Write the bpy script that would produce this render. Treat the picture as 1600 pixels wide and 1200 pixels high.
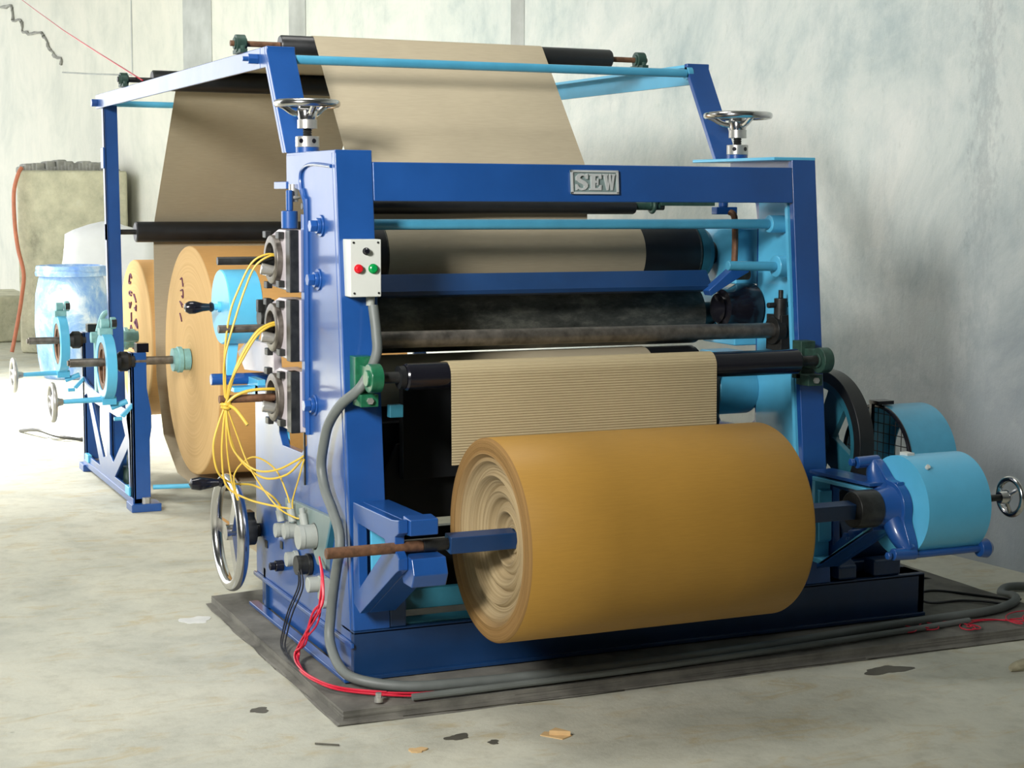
import bpy, bmesh, math, random
from mathutils import Vector, Matrix
PI = math.pi
random.seed(7)
for o in list(bpy.data.objects): bpy.data.objects.remove(o)
S = bpy.context.scene
COL = S.collection

# ------------------------------------------------------------------ camera
cam = bpy.data.cameras.new('camera'); co = bpy.data.objects.new('camera', cam); COL.objects.link(co)
cam.sensor_width = 36; cam.lens = 36*2650/1600; cam.clip_start = .05; cam.clip_end = 200
rt = Vector((0.91403431, -0.40560282, 0.00525623)); up = Vector((0.03960815, 0.10213886, 0.99398131)); bk = rt.cross(up)
m = Matrix.Identity(4)
for i in range(3): m[i][0] = rt[i]; m[i][1] = up[i]; m[i][2] = bk[i]
m.translation = Vector((-1.68091199, -5.00785661, 1.57983525)); co.matrix_world = m
S.camera = co

# ------------------------------------------------------------------ light
S.view_settings.view_transform = 'Standard'; S.view_settings.look = 'None'
S.view_settings.gamma = 1; S.view_settings.use_curve_mapping = False
S.view_settings.exposure = 0.1
W = bpy.data.worlds.new('world'); S.world = W; W.use_nodes = True
bg = W.node_tree.nodes['Background']; bg.inputs[0].default_value = (0.96, 0.98, 1.0, 1); bg.inputs[1].default_value = 2.7

def area(name, loc, target, size, power, color=(1, 1, 1), sy=None):
    l = bpy.data.lights.new(name, 'AREA'); l.energy = power; l.color = color; l.size = size
    if sy: l.shape = 'RECTANGLE'; l.size_y = sy
    o = bpy.data.objects.new(name, l); COL.objects.link(o); o.location = loc
    o.rotation_euler = (Vector(target)-Vector(loc)).to_track_quat('-Z', 'Y').to_euler(); return o
# daylight through the open side of the shed (front left); rear lamp added to whiten the floor patch
k_ = area('daylight_side_opening', (-3.8, -3.4, 3.2), (-0.4, 1.3, 1.2), 0.9, 100, (1, .98, .95), 1.2); k_.data.spread = math.radians(75)
k_ = area('rear_floor_patch_lamp', (-3.2, 8.6, 5.0), (-1.0, 7.4, 0.0), 2.0, 700, (1, .97, .92), 3.0); k_.data.spread = math.radians(70)
area('roof_skylight', (-0.2, 0.9, 5.1), (-0.1, -0.1, 0), 1.6, 85, (1, .98, .95), 1.6)

# ------------------------------------------------------------------ materials
def nodes(name):
    m = bpy.data.materials.new(name); m.use_nodes = True; nt = m.node_tree
    return m, nt, nt.nodes['Principled BSDF']
def N(nt, t, **k):
    n = nt.nodes.new(t)
    for a, v in k.items():
        if a in n.inputs.keys(): n.inputs[a].default_value = v
        else: setattr(n, a, v)
    return n
def ramp(nt, src, stops):
    r = nt.nodes.new('ShaderNodeValToRGB'); e = r.color_ramp.elements
    while len(e) < len(stops): e.new(.5)
    for i, (p, c) in enumerate(stops): e[i].position = p; e[i].color = (*c, 1) if len(c) == 3 else c
    nt.links.new(src, r.inputs[0]); return r
def obj_tex(nt, scale=(1, 1, 1)):
    t = N(nt, 'ShaderNodeTexCoord'); mp = N(nt, 'ShaderNodeMapping'); mp.inputs['Scale'].default_value = scale
    nt.links.new(t.outputs['Object'], mp.inputs[0]); return mp.outputs[0]
def mixc(nt, fac, a, b, mode='MIX'):
    n = nt.nodes.new('ShaderNodeMix'); n.data_type = 'RGBA'; n.blend_type = mode
    if isinstance(fac, (int, float)): n.inputs[0].default_value = fac
    else: nt.links.new(fac, n.inputs[0])
    for i, v in ((6, a), (7, b)):
        if isinstance(v, tuple): n.inputs[i].default_value = (*v, 1)
        else: nt.links.new(v, n.inputs[i])
    return n.outputs[2]
def bump(nt, bsdf, h, strength=.3, dist=.01):
    b = N(nt, 'ShaderNodeBump'); b.inputs['Strength'].default_value = strength; b.inputs['Distance'].default_value = dist
    nt.links.new(h, b.inputs['Height']); nt.links.new(b.outputs[0], bsdf.inputs['Normal'])
def simple(name, col, rough=.5, metal=0, var=.15, scale=8, bmp=0, coat=0, spec=.5, bscale=None):
    m, nt, b = nodes(name)
    v = obj_tex(nt); n = N(nt, 'ShaderNodeTexNoise', Scale=scale, Detail=6.0, Roughness=.6); nt.links.new(v, n.inputs['Vector'])
    lo = tuple(c*(1-var) for c in col); hi = tuple(min(1, c*(1+var)) for c in col)
    r = ramp(nt, n.outputs[0], [(.3, lo), (.7, hi)]); nt.links.new(r.outputs[0], b.inputs['Base Color'])
    rr = N(nt, 'ShaderNodeMapRange'); rr.inputs[3].default_value = max(0, rough-.08); rr.inputs[4].default_value = min(1, rough+.1)
    nt.links.new(n.outputs[0], rr.inputs[0]); nt.links.new(rr.outputs[0], b.inputs['Roughness'])
    b.inputs['Metallic'].default_value = metal; b.inputs['Coat Weight'].default_value = coat; b.inputs['Coat Roughness'].default_value = .12
    b.inputs['Specular IOR Level'].default_value = spec
    if bmp:
        n2 = N(nt, 'ShaderNodeTexNoise', Scale=bscale or scale*3, Detail=4.0); nt.links.new(v, n2.inputs['Vector']); bump(nt, b, n2.outputs[0], bmp, .004)
    return m
M = {}
M['blue'] = simple('dark_blue_paint', (.010, .070, .265), .34, var=.12, scale=5, bmp=.10, coat=.6, bscale=9, spec=.5)
M['deep'] = simple('navy_paint', (.005, .034, .11), .4, var=.2, scale=5, bmp=.1, coat=.2)
M['sky'] = simple('light_blue_paint', (.10, .46, .70), .35, var=.08, scale=5, bmp=.1, coat=.25, bscale=14)
M['rod'] = simple('light_blue_rod_paint', (.07, .33, .50), .35, var=.1, scale=9, coat=.2)
M['teal'] = simple('dull_teal_paint', (.02, .13, .18), .45, var=.2, scale=6)
M['chrome'] = simple('chrome', (.62, .61, .60), .16, 1, var=.05, scale=6)
M['steel'] = simple('worn_steel', (.20, .18, .155), .42, .85, var=.35, scale=30)
M['bright'] = simple('machined_steel', (.55, .54, .50), .32, .7, var=.12, scale=25)
M['dark'] = simple('dark_oily_steel', (.035, .036, .034), .38, .5, var=.4, scale=25)
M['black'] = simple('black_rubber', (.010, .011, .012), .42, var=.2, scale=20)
M['gloss'] = simple('black_gloss_plastic', (.008, .008, .012), .15, var=.1)
M['green'] = simple('green_bearing_paint', (.012, .12, .055), .3, var=.3, scale=30, coat=.3)
M['dgreen'] = simple('greasy_green_paint', (.02, .055, .04), .5, var=.4, scale=40)
M['rust'] = simple('rusted_shaft', (.17, .085, .045), .6, .4, var=.45, scale=40)
M['grey'] = simple('grey_plastic', (.32, .34, .31), .5, var=.08)
M['pipe'] = simple('grey_conduit', (.13, .145, .135), .5, var=.12, scale=12)
M['lgrey'] = simple('light_grey_enamel', (.60, .62, .57), .42, var=.04)
M['red'] = simple('red_button', (.65, .01, .02), .3, var=.1); M['grn'] = simple('green_button', (.0, .28, .06), .3, var=.2)
M['yel'] = simple('yellow_cable_jacket', (.62, .42, .05), .45, var=.1)
M['wire'] = simple('red_wire', (.55, .01, .035), .4, var=.1); M['bwire'] = simple('black_wire', (.01, .01, .012), .45, var=.1)
M['white'] = simple('white_sacking', (.82, .83, .84), .8, var=.06, scale=3, bmp=.4, bscale=5)
M['chip'] = simple('pale_paper_scrap', (.62, .42, .20), .8, var=.2)
M['oil'] = simple('dark_oil_stain', (.09, .085, .065), .6, var=.3)
M['orange'] = simple('faded_orange_hose', (.50, .17, .09), .6, var=.2)
M['stone'] = simple('pale_stone', (.36, .33, .22), .9, var=.25, scale=30)
M['plate'] = simple('grey_green_plate', (.17, .23, .22), .4, var=.15)
M['cond'] = simple('casting_pale_lit', (.55, .50, .52), .35, var=.08, coat=.3)  # pinkish light on the left housings is put into this colour
M['ink'] = simple('purple_marker_ink', (.12, .03, .07), .7, var=.2)
M['verd'] = simple('pale_green_chuck_paint', (.20, .42, .42), .45, var=.15, scale=30)
M['letter'] = simple('cast_aluminium', (.60, .63, .62), .35, .3, var=.05)
M['patch'] = simple('white_spilled_paint', (.62, .63, .60), .8, var=.1)

def paper(name, col, rough=.62, fine=0):
    m, nt, b = nodes(name); v = obj_tex(nt, (1, 1, 1))
    n = N(nt, 'ShaderNodeTexNoise', Scale=2.2, Detail=5.0); nt.links.new(v, n.inputs['Vector'])
    v2 = obj_tex(nt, (3, 40, 40)); n2 = N(nt, 'ShaderNodeTexNoise', Scale=6.0, Detail=4.0); nt.links.new(v2, n2.inputs['Vector'])
    a = ramp(nt, n.outputs[0], [(.3, tuple(c*.93 for c in col)), (.7, tuple(c*1.06 for c in col))])
    d = ramp(nt, n2.outputs[0], [(.35, (.93, .93, .93)), (.65, (1, 1, 1))])
    c = mixc(nt, 1.0, a.outputs[0], d.outputs[0], 'MULTIPLY'); nt.links.new(c, b.inputs['Base Color'])
    b.inputs['Roughness'].default_value = rough; b.inputs['Specular IOR Level'].default_value = .3
    if fine:   # flutes running across the web
        sx = N(nt, 'ShaderNodeSeparateXYZ'); t = N(nt, 'ShaderNodeTexCoord'); nt.links.new(t.outputs['Object'], sx.inputs[0])
        mu = N(nt, 'ShaderNodeMath', operation='MULTIPLY'); mu.inputs[1].default_value = 2*PI/fine; nt.links.new(sx.outputs[2], mu.inputs[0])
        s = N(nt, 'ShaderNodeMath', operation='SINE'); nt.links.new(mu.outputs[0], s.inputs[0])
        bump(nt, b, s.outputs[0], .75, .0012)
    else: bump(nt, b, n.outputs[0], .25, .02)
    return m
M['kraft'] = paper('golden_kraft_paper', (.365, .198, .034), .5)
M['kraft2'] = paper('orange_kraft_paper', (.60, .33, .11), .55)
M['liner'] = paper('beige_paper_web', (.43, .37, .255))
M['webd'] = paper('brown_paper_web', (.22, .155, .085))
M['flute'] = paper('fluted_paper', (.42, .345, .20), .7, fine=.0085)
def rings(name, c1, c2, freq, yc, zc, dz=.8, outer=0):
    m, nt, b = nodes(name)
    t = N(nt, 'ShaderNodeTexCoord'); mp = N(nt, 'ShaderNodeMapping'); mp.inputs['Location'].default_value = (0, -yc, -zc); mp.inputs['Scale'].default_value = (0, 1, 1)
    nt.links.new(t.outputs['Object'], mp.inputs[0])
    ln = N(nt, 'ShaderNodeVectorMath', operation='LENGTH'); nt.links.new(mp.outputs[0], ln.inputs[0])
    n = N(nt, 'ShaderNodeTexNoise', Scale=3.0, Detail=3.0); nt.links.new(t.outputs['Object'], n.inputs['Vector'])
    ad = N(nt, 'ShaderNodeMath', operation='MULTIPLY_ADD'); ad.inputs[1].default_value = .012; nt.links.new(n.outputs[0], ad.inputs[0]); nt.links.new(ln.outputs[1], ad.inputs[2])
    cx = N(nt, 'ShaderNodeCombineXYZ'); nt.links.new(ad.outputs[0], cx.inputs[0])
    n1 = N(nt, 'ShaderNodeTexNoise', Scale=freq, Detail=6.0, Roughness=.75); n1.noise_dimensions = '3D'; nt.links.new(cx.outputs[0], n1.inputs['Vector'])
    r = ramp(nt, n1.outputs[0], [(.32, c2), (.62, c1)]); c = r.outputs[0]
    if outer:
        rm = N(nt, 'ShaderNodeMapRange'); rm.inputs[1].default_value = .235; rm.inputs[2].default_value = .275; nt.links.new(ad.outputs[0], rm.inputs[0])
        c = mixc(nt, rm.outputs[0], c, mixc(nt, n1.outputs[0], (.10, .05, .015), (.42, .25, .09)))
    nt.links.new(c, b.inputs['Base Color'])
    b.inputs['Roughness'].default_value = .85; b.inputs['Specular IOR Level'].default_value = .15; bump(nt, b, n1.outputs[0], dz, .006); return m

def concrete():
    m, nt, b = nodes('concrete_floor'); v = obj_tex(nt)
    n1 = N(nt, 'ShaderNodeTexNoise', Scale=1.1, Detail=8.0, Roughness=.65, Distortion=.6); nt.links.new(v, n1.inputs['Vector'])
    n2 = N(nt, 'ShaderNodeTexNoise', Scale=9.0, Detail=8.0, Roughness=.7); nt.links.new(v, n2.inputs['Vector'])
    a = ramp(nt, n1.outputs[0], [(.30, (.37, .375, .32)), (.5, (.50, .50, .42)), (.68, (.58, .57, .47))])
    d = ramp(nt, n2.outputs[0], [(.30, (.80, .79, .76)), (.5, (.97, .97, .95)), (.7, (1.0, 1.0, .98))])
    c = mixc(nt, 1.0, a.outputs[0], d.outputs[0], 'MULTIPLY')
    n3 = N(nt, 'ShaderNodeTexNoise', Scale=2.6, Detail=8.0, Roughness=.7, Distortion=1.2); nt.links.new(obj_tex(nt, (1.2, 3.0, 1)), n3.inputs['Vector'])
    k = ramp(nt, n3.outputs[0], [(.54, (0, 0, 0)), (.66, (1, 1, 1))])
    mm = N(nt, 'ShaderNodeMath', operation='MULTIPLY'); mm.inputs[1].default_value = .5; nt.links.new(k.outputs[0], mm.inputs[0])
    c = mixc(nt, mm.outputs[0], c, (.42, .33, .16))
    vo = N(nt, 'ShaderNodeTexVoronoi', Scale=1.7); vo.inputs['Randomness'].default_value = 1; nt.links.new(v, vo.inputs['Vector'])
    sp = ramp(nt, vo.outputs['Distance'], [(.018, (1, 1, 1)), (.026, (0, 0, 0))])
    c = mixc(nt, sp.outputs[0], c, (.10, .095, .08))
    nt.links.new(c, b.inputs['Base Color']); b.inputs['Roughness'].default_value = .75; b.inputs['Specular IOR Level'].default_value = .3
    bump(nt, b, n2.outputs[0], .35, .01); return m
M['floor'] = concrete()
M['slab'] = simple('dirty_cement_plinth', (.135, .13, .11), .85, var=.45, scale=7, bmp=.6, bscale=18)
def wallmat():
    m, nt, b = nodes('patchy_limewashed_wall'); 
    v = obj_tex(nt, (1, 1, 1)); vs = obj_tex(nt, (1, 1.7, .8))
    n1 = N(nt, 'ShaderNodeTexNoise', Scale=.9, Detail=9.0, Roughness=.68, Distortion=.5); nt.links.new(v, n1.inputs['Vector'])
    n2 = N(nt, 'ShaderNodeTexNoise', Scale=2.4, Detail=8.0, Roughness=.7); nt.links.new(vs, n2.inputs['Vector'])
    n3 = N(nt, 'ShaderNodeTexNoise', Scale=14.0, Detail=6.0, Roughness=.7); nt.links.new(vs, n3.inputs['Vector'])
    a = ramp(nt, n1.outputs[0], [(.33, (.47, .55, .55)), (.46, (.65, .70, .67)), (.58, (.76, .78, .74)), (.70, (.68, .73, .70))])
    d = ramp(nt, n2.outputs[0], [(.30, (.80, .84, .85)), (.5, (.97, .98, .97)), (.7, (1.0, 1.0, .98))])
    c = mixc(nt, 1.0, a.outputs[0], d.outputs[0], 'MULTIPLY')
    e = ramp(nt, n3.outputs[0], [(.30, (.80, .82, .80)), (.42, (1, 1, 1))])
    c = mixc(nt, .5, c, e.outputs[0], 'MULTIPLY')
    # damp grey band low down on the near part of the wall, worn darker patch (object space: y along, z up)
    sx = N(nt, 'ShaderNodeSeparateXYZ'); nt.links.new(v, sx.inputs[0])
    def mr(sock, a0, a1):
        r = N(nt, 'ShaderNodeMapRange'); r.inputs[1].default_value = a0; r.inputs[2].default_value = a1; nt.links.new(sock, r.inputs[0]); return r.outputs[0]
    c = mixc(nt, mr(sx.outputs[1], 11.5, 17.5), c, mixc(nt, .55, c, (.66, .62, .50)))
    ny = N(nt, 'ShaderNodeMath', operation='MULTIPLY_ADD'); ny.inputs[1].default_value = 1.6; nt.links.new(n1.outputs[0], ny.inputs[0]); nt.links.new(sx.outputs[2], ny.inputs[2])
    f1 = mr(ny.outputs[0], 2.6, 1.5); f2 = mr(sx.outputs[1], 9.0, 6.9)
    fm = N(nt, 'ShaderNodeMath', operation='MULTIPLY'); nt.links.new(f1, fm.inputs[0]); nt.links.new(f2, fm.inputs[1])
    fm2 = N(nt, 'ShaderNodeMath', operation='MULTIPLY'); nt.links.new(fm.outputs[0], fm2.inputs[0]); fm2.inputs[1].default_value = .85
    c = mixc(nt, fm2.outputs[0], c, (.24, .27, .29))
    wv = N(nt, 'ShaderNodeMath', operation='MULTIPLY_ADD'); wv.inputs[1].default_value = .5; nt.links.new(n3.outputs[0], wv.inputs[0]); nt.links.new(sx.outputs[1], wv.inputs[2])
    sk = ramp(nt, mr(wv.outputs[0], 6.8, 7.6), [(.40, (0, 0, 0)), (.5, (1, 1, 1)), (.60, (0, 0, 0))])
    sm = N(nt, 'ShaderNodeMath', operation='MULTIPLY'); nt.links.new(sk.outputs[0], sm.inputs[0]); sm.inputs[1].default_value = .38
    c = mixc(nt, sm.outputs[0], c, (.30, .34, .35))
    nt.links.new(c, b.inputs['Base Color']); b.inputs['Roughness'].default_value = .85; b.inputs['Specular IOR Level'].default_value = .2
    bump(nt, b, n3.outputs[0], .3, .02); return m
M['wall'] = wallmat()
M['mortar'] = simple('grey_plaster_band', (.42, .44, .42), .9, var=.2, scale=3)
M['shed'] = simple('dark_unseen_wall', (.10, .105, .11), .9)  # dark tone chosen to cut light bouncing off the unseen walls
M['crack'] = simple('broken_plaster_edge', (.30, .30, .27), .95, var=.3, scale=8, bmp=.5)
def pillarmat():
    m, nt, b = nodes('weathered_cement_block'); v = obj_tex(nt)
    n1 = N(nt, 'ShaderNodeTexNoise', Scale=2.2, Detail=9.0, Roughness=.7); nt.links.new(v, n1.inputs['Vector'])
    a = ramp(nt, n1.outputs[0], [(.28, (.20, .20, .14)), (.45, (.42, .41, .29)), (.6, (.56, .54, .38)), (.75, (.62, .62, .52))])
    nt.links.new(a.outputs[0], b.inputs['Base Color']); b.inputs['Roughness'].default_value = .95; bump(nt, b, n1.outputs[0], .7, .05); return m
M['pillar'] = pillarmat()
def drummat():
    m, nt, b = nodes('scuffed_blue_plastic'); v = obj_tex(nt, (1, 1, .7))
    n1 = N(nt, 'ShaderNodeTexNoise', Scale=4.0, Detail=9.0, Roughness=.7, Distortion=.5); nt.links.new(v, n1.inputs['Vector'])
    a = ramp(nt, n1.outputs[0], [(.35, (.10, .24, .62)), (.5, (.26, .42, .66)), (.62, (.60, .68, .76))])
    nt.links.new(a.outputs[0], b.inputs['Base Color']); b.inputs['Roughness'].default_value = .5; return m
M['drum'] = drummat()
def rollmat():   # mottled steel of the fluting rolls
    m, nt, b = nodes('grimy_roll_steel'); v = obj_tex(nt, (1, 2, 2))
    n1 = N(nt, 'ShaderNodeTexNoise', Scale=7.0, Detail=9.0, Roughness=.72); nt.links.new(v, n1.inputs['Vector'])
    a = ramp(nt, n1.outputs[0], [(.33, (.02, .024, .022)), (.5, (.065, .07, .062)), (.7, (.19, .195, .165))])
    nt.links.new(a.outputs[0], b.inputs['Base Color']); b.inputs['Roughness'].default_value = .5; b.inputs['Metallic'].default_value = .35; return m
M['roll'] = rollmat()

# ------------------------------------------------------------------ mesh helpers
def axm(axis):   # local z -> axis
    return {'x': Matrix.Rotation(PI/2, 4, 'Y'), 'y': Matrix.Rotation(-PI/2, 4, 'X'), 'z': Matrix.Identity(4)}[axis]
class MB:
    def __init__(s): s.bm = bmesh.new()
    def box(s, x0, x1, y0, y1, z0, z1, mi=0):
        vs = [s.bm.verts.new((x, y, z)) for x in (x0, x1) for y in (y0, y1) for z in (z0, z1)]
        for f in ((0, 1, 3, 2), (4, 6, 7, 5), (0, 4, 5, 1), (2, 3, 7, 6), (0, 2, 6, 4), (1, 5, 7, 3)):
            s.bm.faces.new([vs[i] for i in f]).material_index = mi
        return s
    def cyl(s, p0, p1, r, r1=None, seg=32, mi=0):
        p0 = Vector(p0); p1 = Vector(p1); r1 = r if r1 is None else r1
        return s.lathe([(0, 0), (0, r), ((p1-p0).length, r1), ((p1-p0).length, 0)], p0, (p1-p0), seg, mi)
    def lathe(s, prof, c, ax, seg=32, mi=0, closed=False):
        c = Vector(c); ax = Vector(ax).normalized(); q = ax.to_track_quat('Z', 'Y').to_matrix()
        u, v = q @ Vector((1, 0, 0)), q @ Vector((0, 1, 0)); rows = []
        for a, r in prof:
            if r < 1e-6: rows.append([s.bm.verts.new(c+ax*a)])
            else: rows.append([s.bm.verts.new(c+ax*a+(u*math.cos(t)+v*math.sin(t))*r) for t in [2*PI*k/seg for k in range(seg)]])
        n = len(rows)
        for i in range(n if closed else n-1):
            A, B = rows[i], rows[(i+1) % n]
            for k in range(seg):
                l = (k+1) % seg
                if len(A) == 1 and len(B) == 1: continue
                if len(A) == 1: f = [A[0], B[l], B[k]]
                elif len(B) == 1: f = [A[k], A[l], B[0]]
                else: f = [A[k], A[l], B[l], B[k]]
                s.bm.faces.new(f).material_index = mi
        return s
    def torus(s, c, ax, R, r, seg=48, ms=12, mi=0):
        return s.lathe([(r*math.sin(t), R+r*math.cos(t)) for t in [2*PI*k/ms for k in range(ms)]], c, ax, seg, mi, True)
    def tube(s, pts, r, seg=10, smooth=6, mi=0):
        P = [Vector(p) for p in pts]
        if smooth and len(P) > 2:
            Q = []
            for i in range(len(P)-1):
                a, b, c, d = P[max(i-1, 0)], P[i], P[i+1], P[min(i+2, len(P)-1)]
                for k in range(smooth):
                    t = k/smooth; Q.append(.5*((2*b)+(c-a)*t+(2*a-5*b+4*c-d)*t*t+(3*b-a-3*c+d)*t**3))
            Q.append(P[-1]); P = Q
        rings = []; nrm = None
        for i, p in enumerate(P):
            d = (P[min(i+1, len(P)-1)]-P[max(i-1, 0)])
            if d.length < 1e-9: d = Vector((0, 0, 1))
            d.normalize()
            if nrm is None: nrm = d.orthogonal().normalized()
            else:
                nrm = nrm-d*nrm.dot(d)
                nrm = nrm.normalized() if nrm.length > 1e-6 else d.orthogonal().normalized()
            bn = d.cross(nrm); rr = r(i/(len(P)-1)) if callable(r) else r
            rings.append([s.bm.verts.new(p+(nrm*math.cos(t)+bn*math.sin(t))*rr) for t in [2*PI*k/seg for k in range(seg)]])
        for A, B in zip(rings, rings[1:]):
            for k in range(seg): s.bm.faces.new([A[k], A[(k+1) % seg], B[(k+1) % seg], B[k]]).material_index = mi
        s.bm.faces.new(rings[0][::-1]).material_index = mi; s.bm.faces.new(rings[-1]).material_index = mi
        return s
    def prism(s, poly, axis, a0, a1, holes=(), mi=0):
        """poly: 2-D points; axis x -> (y,z), y -> (x,z), z -> (x,y)"""
        def V(p, a): return {'x': (a, p[0], p[1]), 'y': (p[0], a, p[1]), 'z': (p[0], p[1], a)}[axis]
        b = bmesh.new(); ed = []
        for lp in [poly]+list(holes):
            vs = [b.verts.new(V(p, a0)) for p in lp]
            for i in range(len(vs)): ed.append(b.edges.new((vs[i], vs[(i+1) % len(vs)])))
        bmesh.ops.triangle_fill(b, use_beauty=True, edges=ed)
        bmesh.ops.dissolve_limit(b, angle_limit=.01, verts=b.verts, edges=b.edges)
        g = bmesh.ops.extrude_face_region(b, geom=list(b.faces))
        d = Vector(V((0, 0), a1))-Vector(V((0, 0), a0))
        bmesh.ops.translate(b, vec=d, verts=[e for e in g['geom'] if isinstance(e, bmesh.types.BMVert)])
        bmesh.ops.recalc_face_normals(b, faces=b.faces)
        return s.join(b, mi)
    def join(s, b, mi=0):
        mp = {v: s.bm.verts.new(v.co) for v in b.verts}
        for f in b.faces:
            try: s.bm.faces.new([mp[v] for v in f.verts]).material_index = mi
            except ValueError: pass
        b.free(); return s
    def obox(s, c, dims, rot, mi=0):   # oriented box
        b = bmesh.new(); bmesh.ops.create_cube(b, size=1)
        for v in b.verts: v.co = Vector(c)+rot @ Vector((v.co.x*dims[0], v.co.y*dims[1], v.co.z*dims[2]))
        return s.join(b, mi)
    def hexa(s, c, ax, r, h, mi=0): return s.lathe([(0, 0), (0, r), (h, r), (h, 0)], c, ax, 6, mi)
    def build(s, name, mats, parent=None, bevel=0, sharp=35, rough=0):
        bmesh.ops.recalc_face_normals(s.bm, faces=s.bm.faces)
        me = bpy.data.meshes.new(name)
        off = OFF.get(parent.name, Vector()) if parent else Vector()
        if off.length: bmesh.ops.translate(s.bm, vec=-off, verts=s.bm.verts)
        s.bm.to_mesh(me); s.bm.free()
        for k in ([mats] if not isinstance(mats, (list, tuple)) else mats): me.materials.append(M[k] if isinstance(k, str) else k)
        for p in me.polygons: p.use_smooth = True
        me.set_sharp_from_angle(angle=math.radians(sharp))
        o = bpy.data.objects.new(name, me); COL.objects.link(o)
        if parent: o.parent = parent; OFF[o.name] = off
        if bevel:
            b = o.modifiers.new('bevel', 'BEVEL'); b.width = bevel; b.segments = 2; b.limit_method = 'ANGLE'; b.angle_limit = math.radians(40); b.harden_normals = True
        return o
OFF = {}
def thing(name, label, cat, loc=(0, 0, 0), group=None):
    o = bpy.data.objects.new(name, None); o.empty_display_size = .1; COL.objects.link(o); o.location = loc; OFF[o.name] = Vector(loc)
    return tag(o, label, cat, group)
def tag(o, label, cat=None, group=None):
    o['label'] = label
    if cat: o['category'] = cat
    if group: o['group'] = group
    return o
def struct(o): o['kind'] = 'structure'; return o
def lab(o, t): o['label'] = t; return o

# ------------------------------------------------------------------ the setting
fl = MB(); fl.box(-14, 6, -8, 22, -.1, 0); struct(fl.build('floor', 'floor'))
# long wall: runs from (3.62,-1.5) to (0.22,15.5), built in its own axes
wy0, wy1 = -6.0, 22.0
wx = lambda y: 3.27-.12*y
ang = math.atan2(.12, 1)
w = MB(); w.box(0, .25, 0, (wy1-wy0)*math.hypot(1, .12), 0, 5.2)
wo = struct(w.build('wall_right', 'wall')); wo.location = (wx(wy0), wy0, 0); wo.rotation_euler = (0, 0, ang)
def onwall(y, d=0):     # world point on the wall at depth y, stepped d into the room
    return Vector((wx(y), y, 0))+Vector((-1, -.12, 0)).normalized()*d
# raised grey plaster bands / pilaster strips on the wall, named trim
def band(n, y0, y1, z0, z1, d, mat):
    b = MB(); p = [onwall(y0, d), onwall(y1, d), onwall(y1, -.02), onwall(y0, -.02)]
    b.prism([(q.x, q.y) for q in p], 'z', z0, z1); return struct(b.build(n, mat))
band('trim_1', 10.0, 10.72, 1.9, 5.0, .006, 'mortar')
band('trim_2', 7.98, 8.3, 1.9, 5.0, .006, 'mortar')
band('trim_6', 4.7, 4.86, 1.9, 5.0, .004, 'mortar')
b = MB(); b.tube([tuple(onwall(y, 0)+Vector((0, 0, z))) for y, z in ((14.6, 2.94), (13.4, 2.85), (12.2, 2.77))], .009, 5, 0); struct(b.build('trim_3', 'mortar'))
band('trim_7', 12.17, 12.20, 2.77, 5.0, .005, 'mortar')
# broken stepped edge of thicker plaster, upper left
pts = [(20.0, 3.90), (17.2, 3.89), (16.63, 3.84), (16.6, 3.80), (16.58, 3.66), (16.27, 3.65), (16.2, 3.6), (16.17, 3.50), (15.9, 3.46), (15.38, 3.43), (15.3, 3.38), (15.15, 3.31), (15.1, 3.24), (14.93, 3.18), (14.9, 3.12), (14.63, 3.09), (14.59, 2.99), (14.8, 3.03), (15.1, 3.04), (15.4, 2.9), (20.0, 2.6), (20.0, 3.2)]
random.seed(4)
pp = []
for (a, b_), (c_, d_) in zip(pts[:19], pts[1:20]):
    for k in range(4): pp.append((a+(c_-a)*k/4+random.uniform(-.03, .03), b_+(d_-b_)*k/4+random.uniform(-.012, .012)))
pp += [(15.4, 2.5), (20.0, 2.2)]
b = MB(); b.tube([tuple(onwall(y, .012)+Vector((0, 0, z+.012))) for y, z in pp[2:-14]], lambda t: .010+.016*abs(math.sin(t*23))*abs(math.sin(t*61+1)), 5, 1); struct(b.build('trim_5', 'crack'))
b = MB(); b.box(-4.2, 6, -6.2, -6.0, 0, 5.2); struct(b.build('wall_front_light_block', 'shed'))  # unseen wall added to cut sky fill from behind the camera
b = MB(); b.prism([(-6, 0), (3.2, 0), (3.2, 5.2), (-6, 5.2)], 'x', -4.05, -3.95, [[(-4.8, 1.5), (-2.6, 1.5), (-2.6, 4.2), (-4.8, 4.2)]]); struct(b.build('wall_left_light_block', 'shed'))  # unseen wall added to darken the front, with a hole for side daylight
c = MB(); c.box(-4.2, 6, -6.2, 22, 5.2, 5.3); struct(c.build('ceiling_light_block', simple('unseen_roof_underside', (.30, .32, .33), .7)))  # unseen roof added to hold back sky light from above

# cement block beside the wall
pl = MB(); pl.prism([(.70, 12.5), (.97, 12.2), (1.70, 12.0), (1.72, 12.7), (.9, 13.2)], 'z', 0, 1.82)
o = pl.build('cement_block', 'pillar', bevel=.03); tag(o, 'tall weathered cement block at the far left against the wall', 'block')
e = MB(); rb = random.Random(3)
for i in range(26):
    x = .80+i*.033; y = 12.5-(x-.8)*.35
    e.box(x-.05, x+.05, y, y+.4, 1.79, 1.84+rb.random()*.09)
e.build('cement_crust', 'crack', o, bevel=.02)
t = MB(); t.box(-1.2, 1.03, 13.8, 15.2, 0, .50); o = t.build('low_cement_tank', 'pillar', bevel=.03); tag(o, 'low mossy cement block at the left edge of the floor', 'block')
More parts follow.
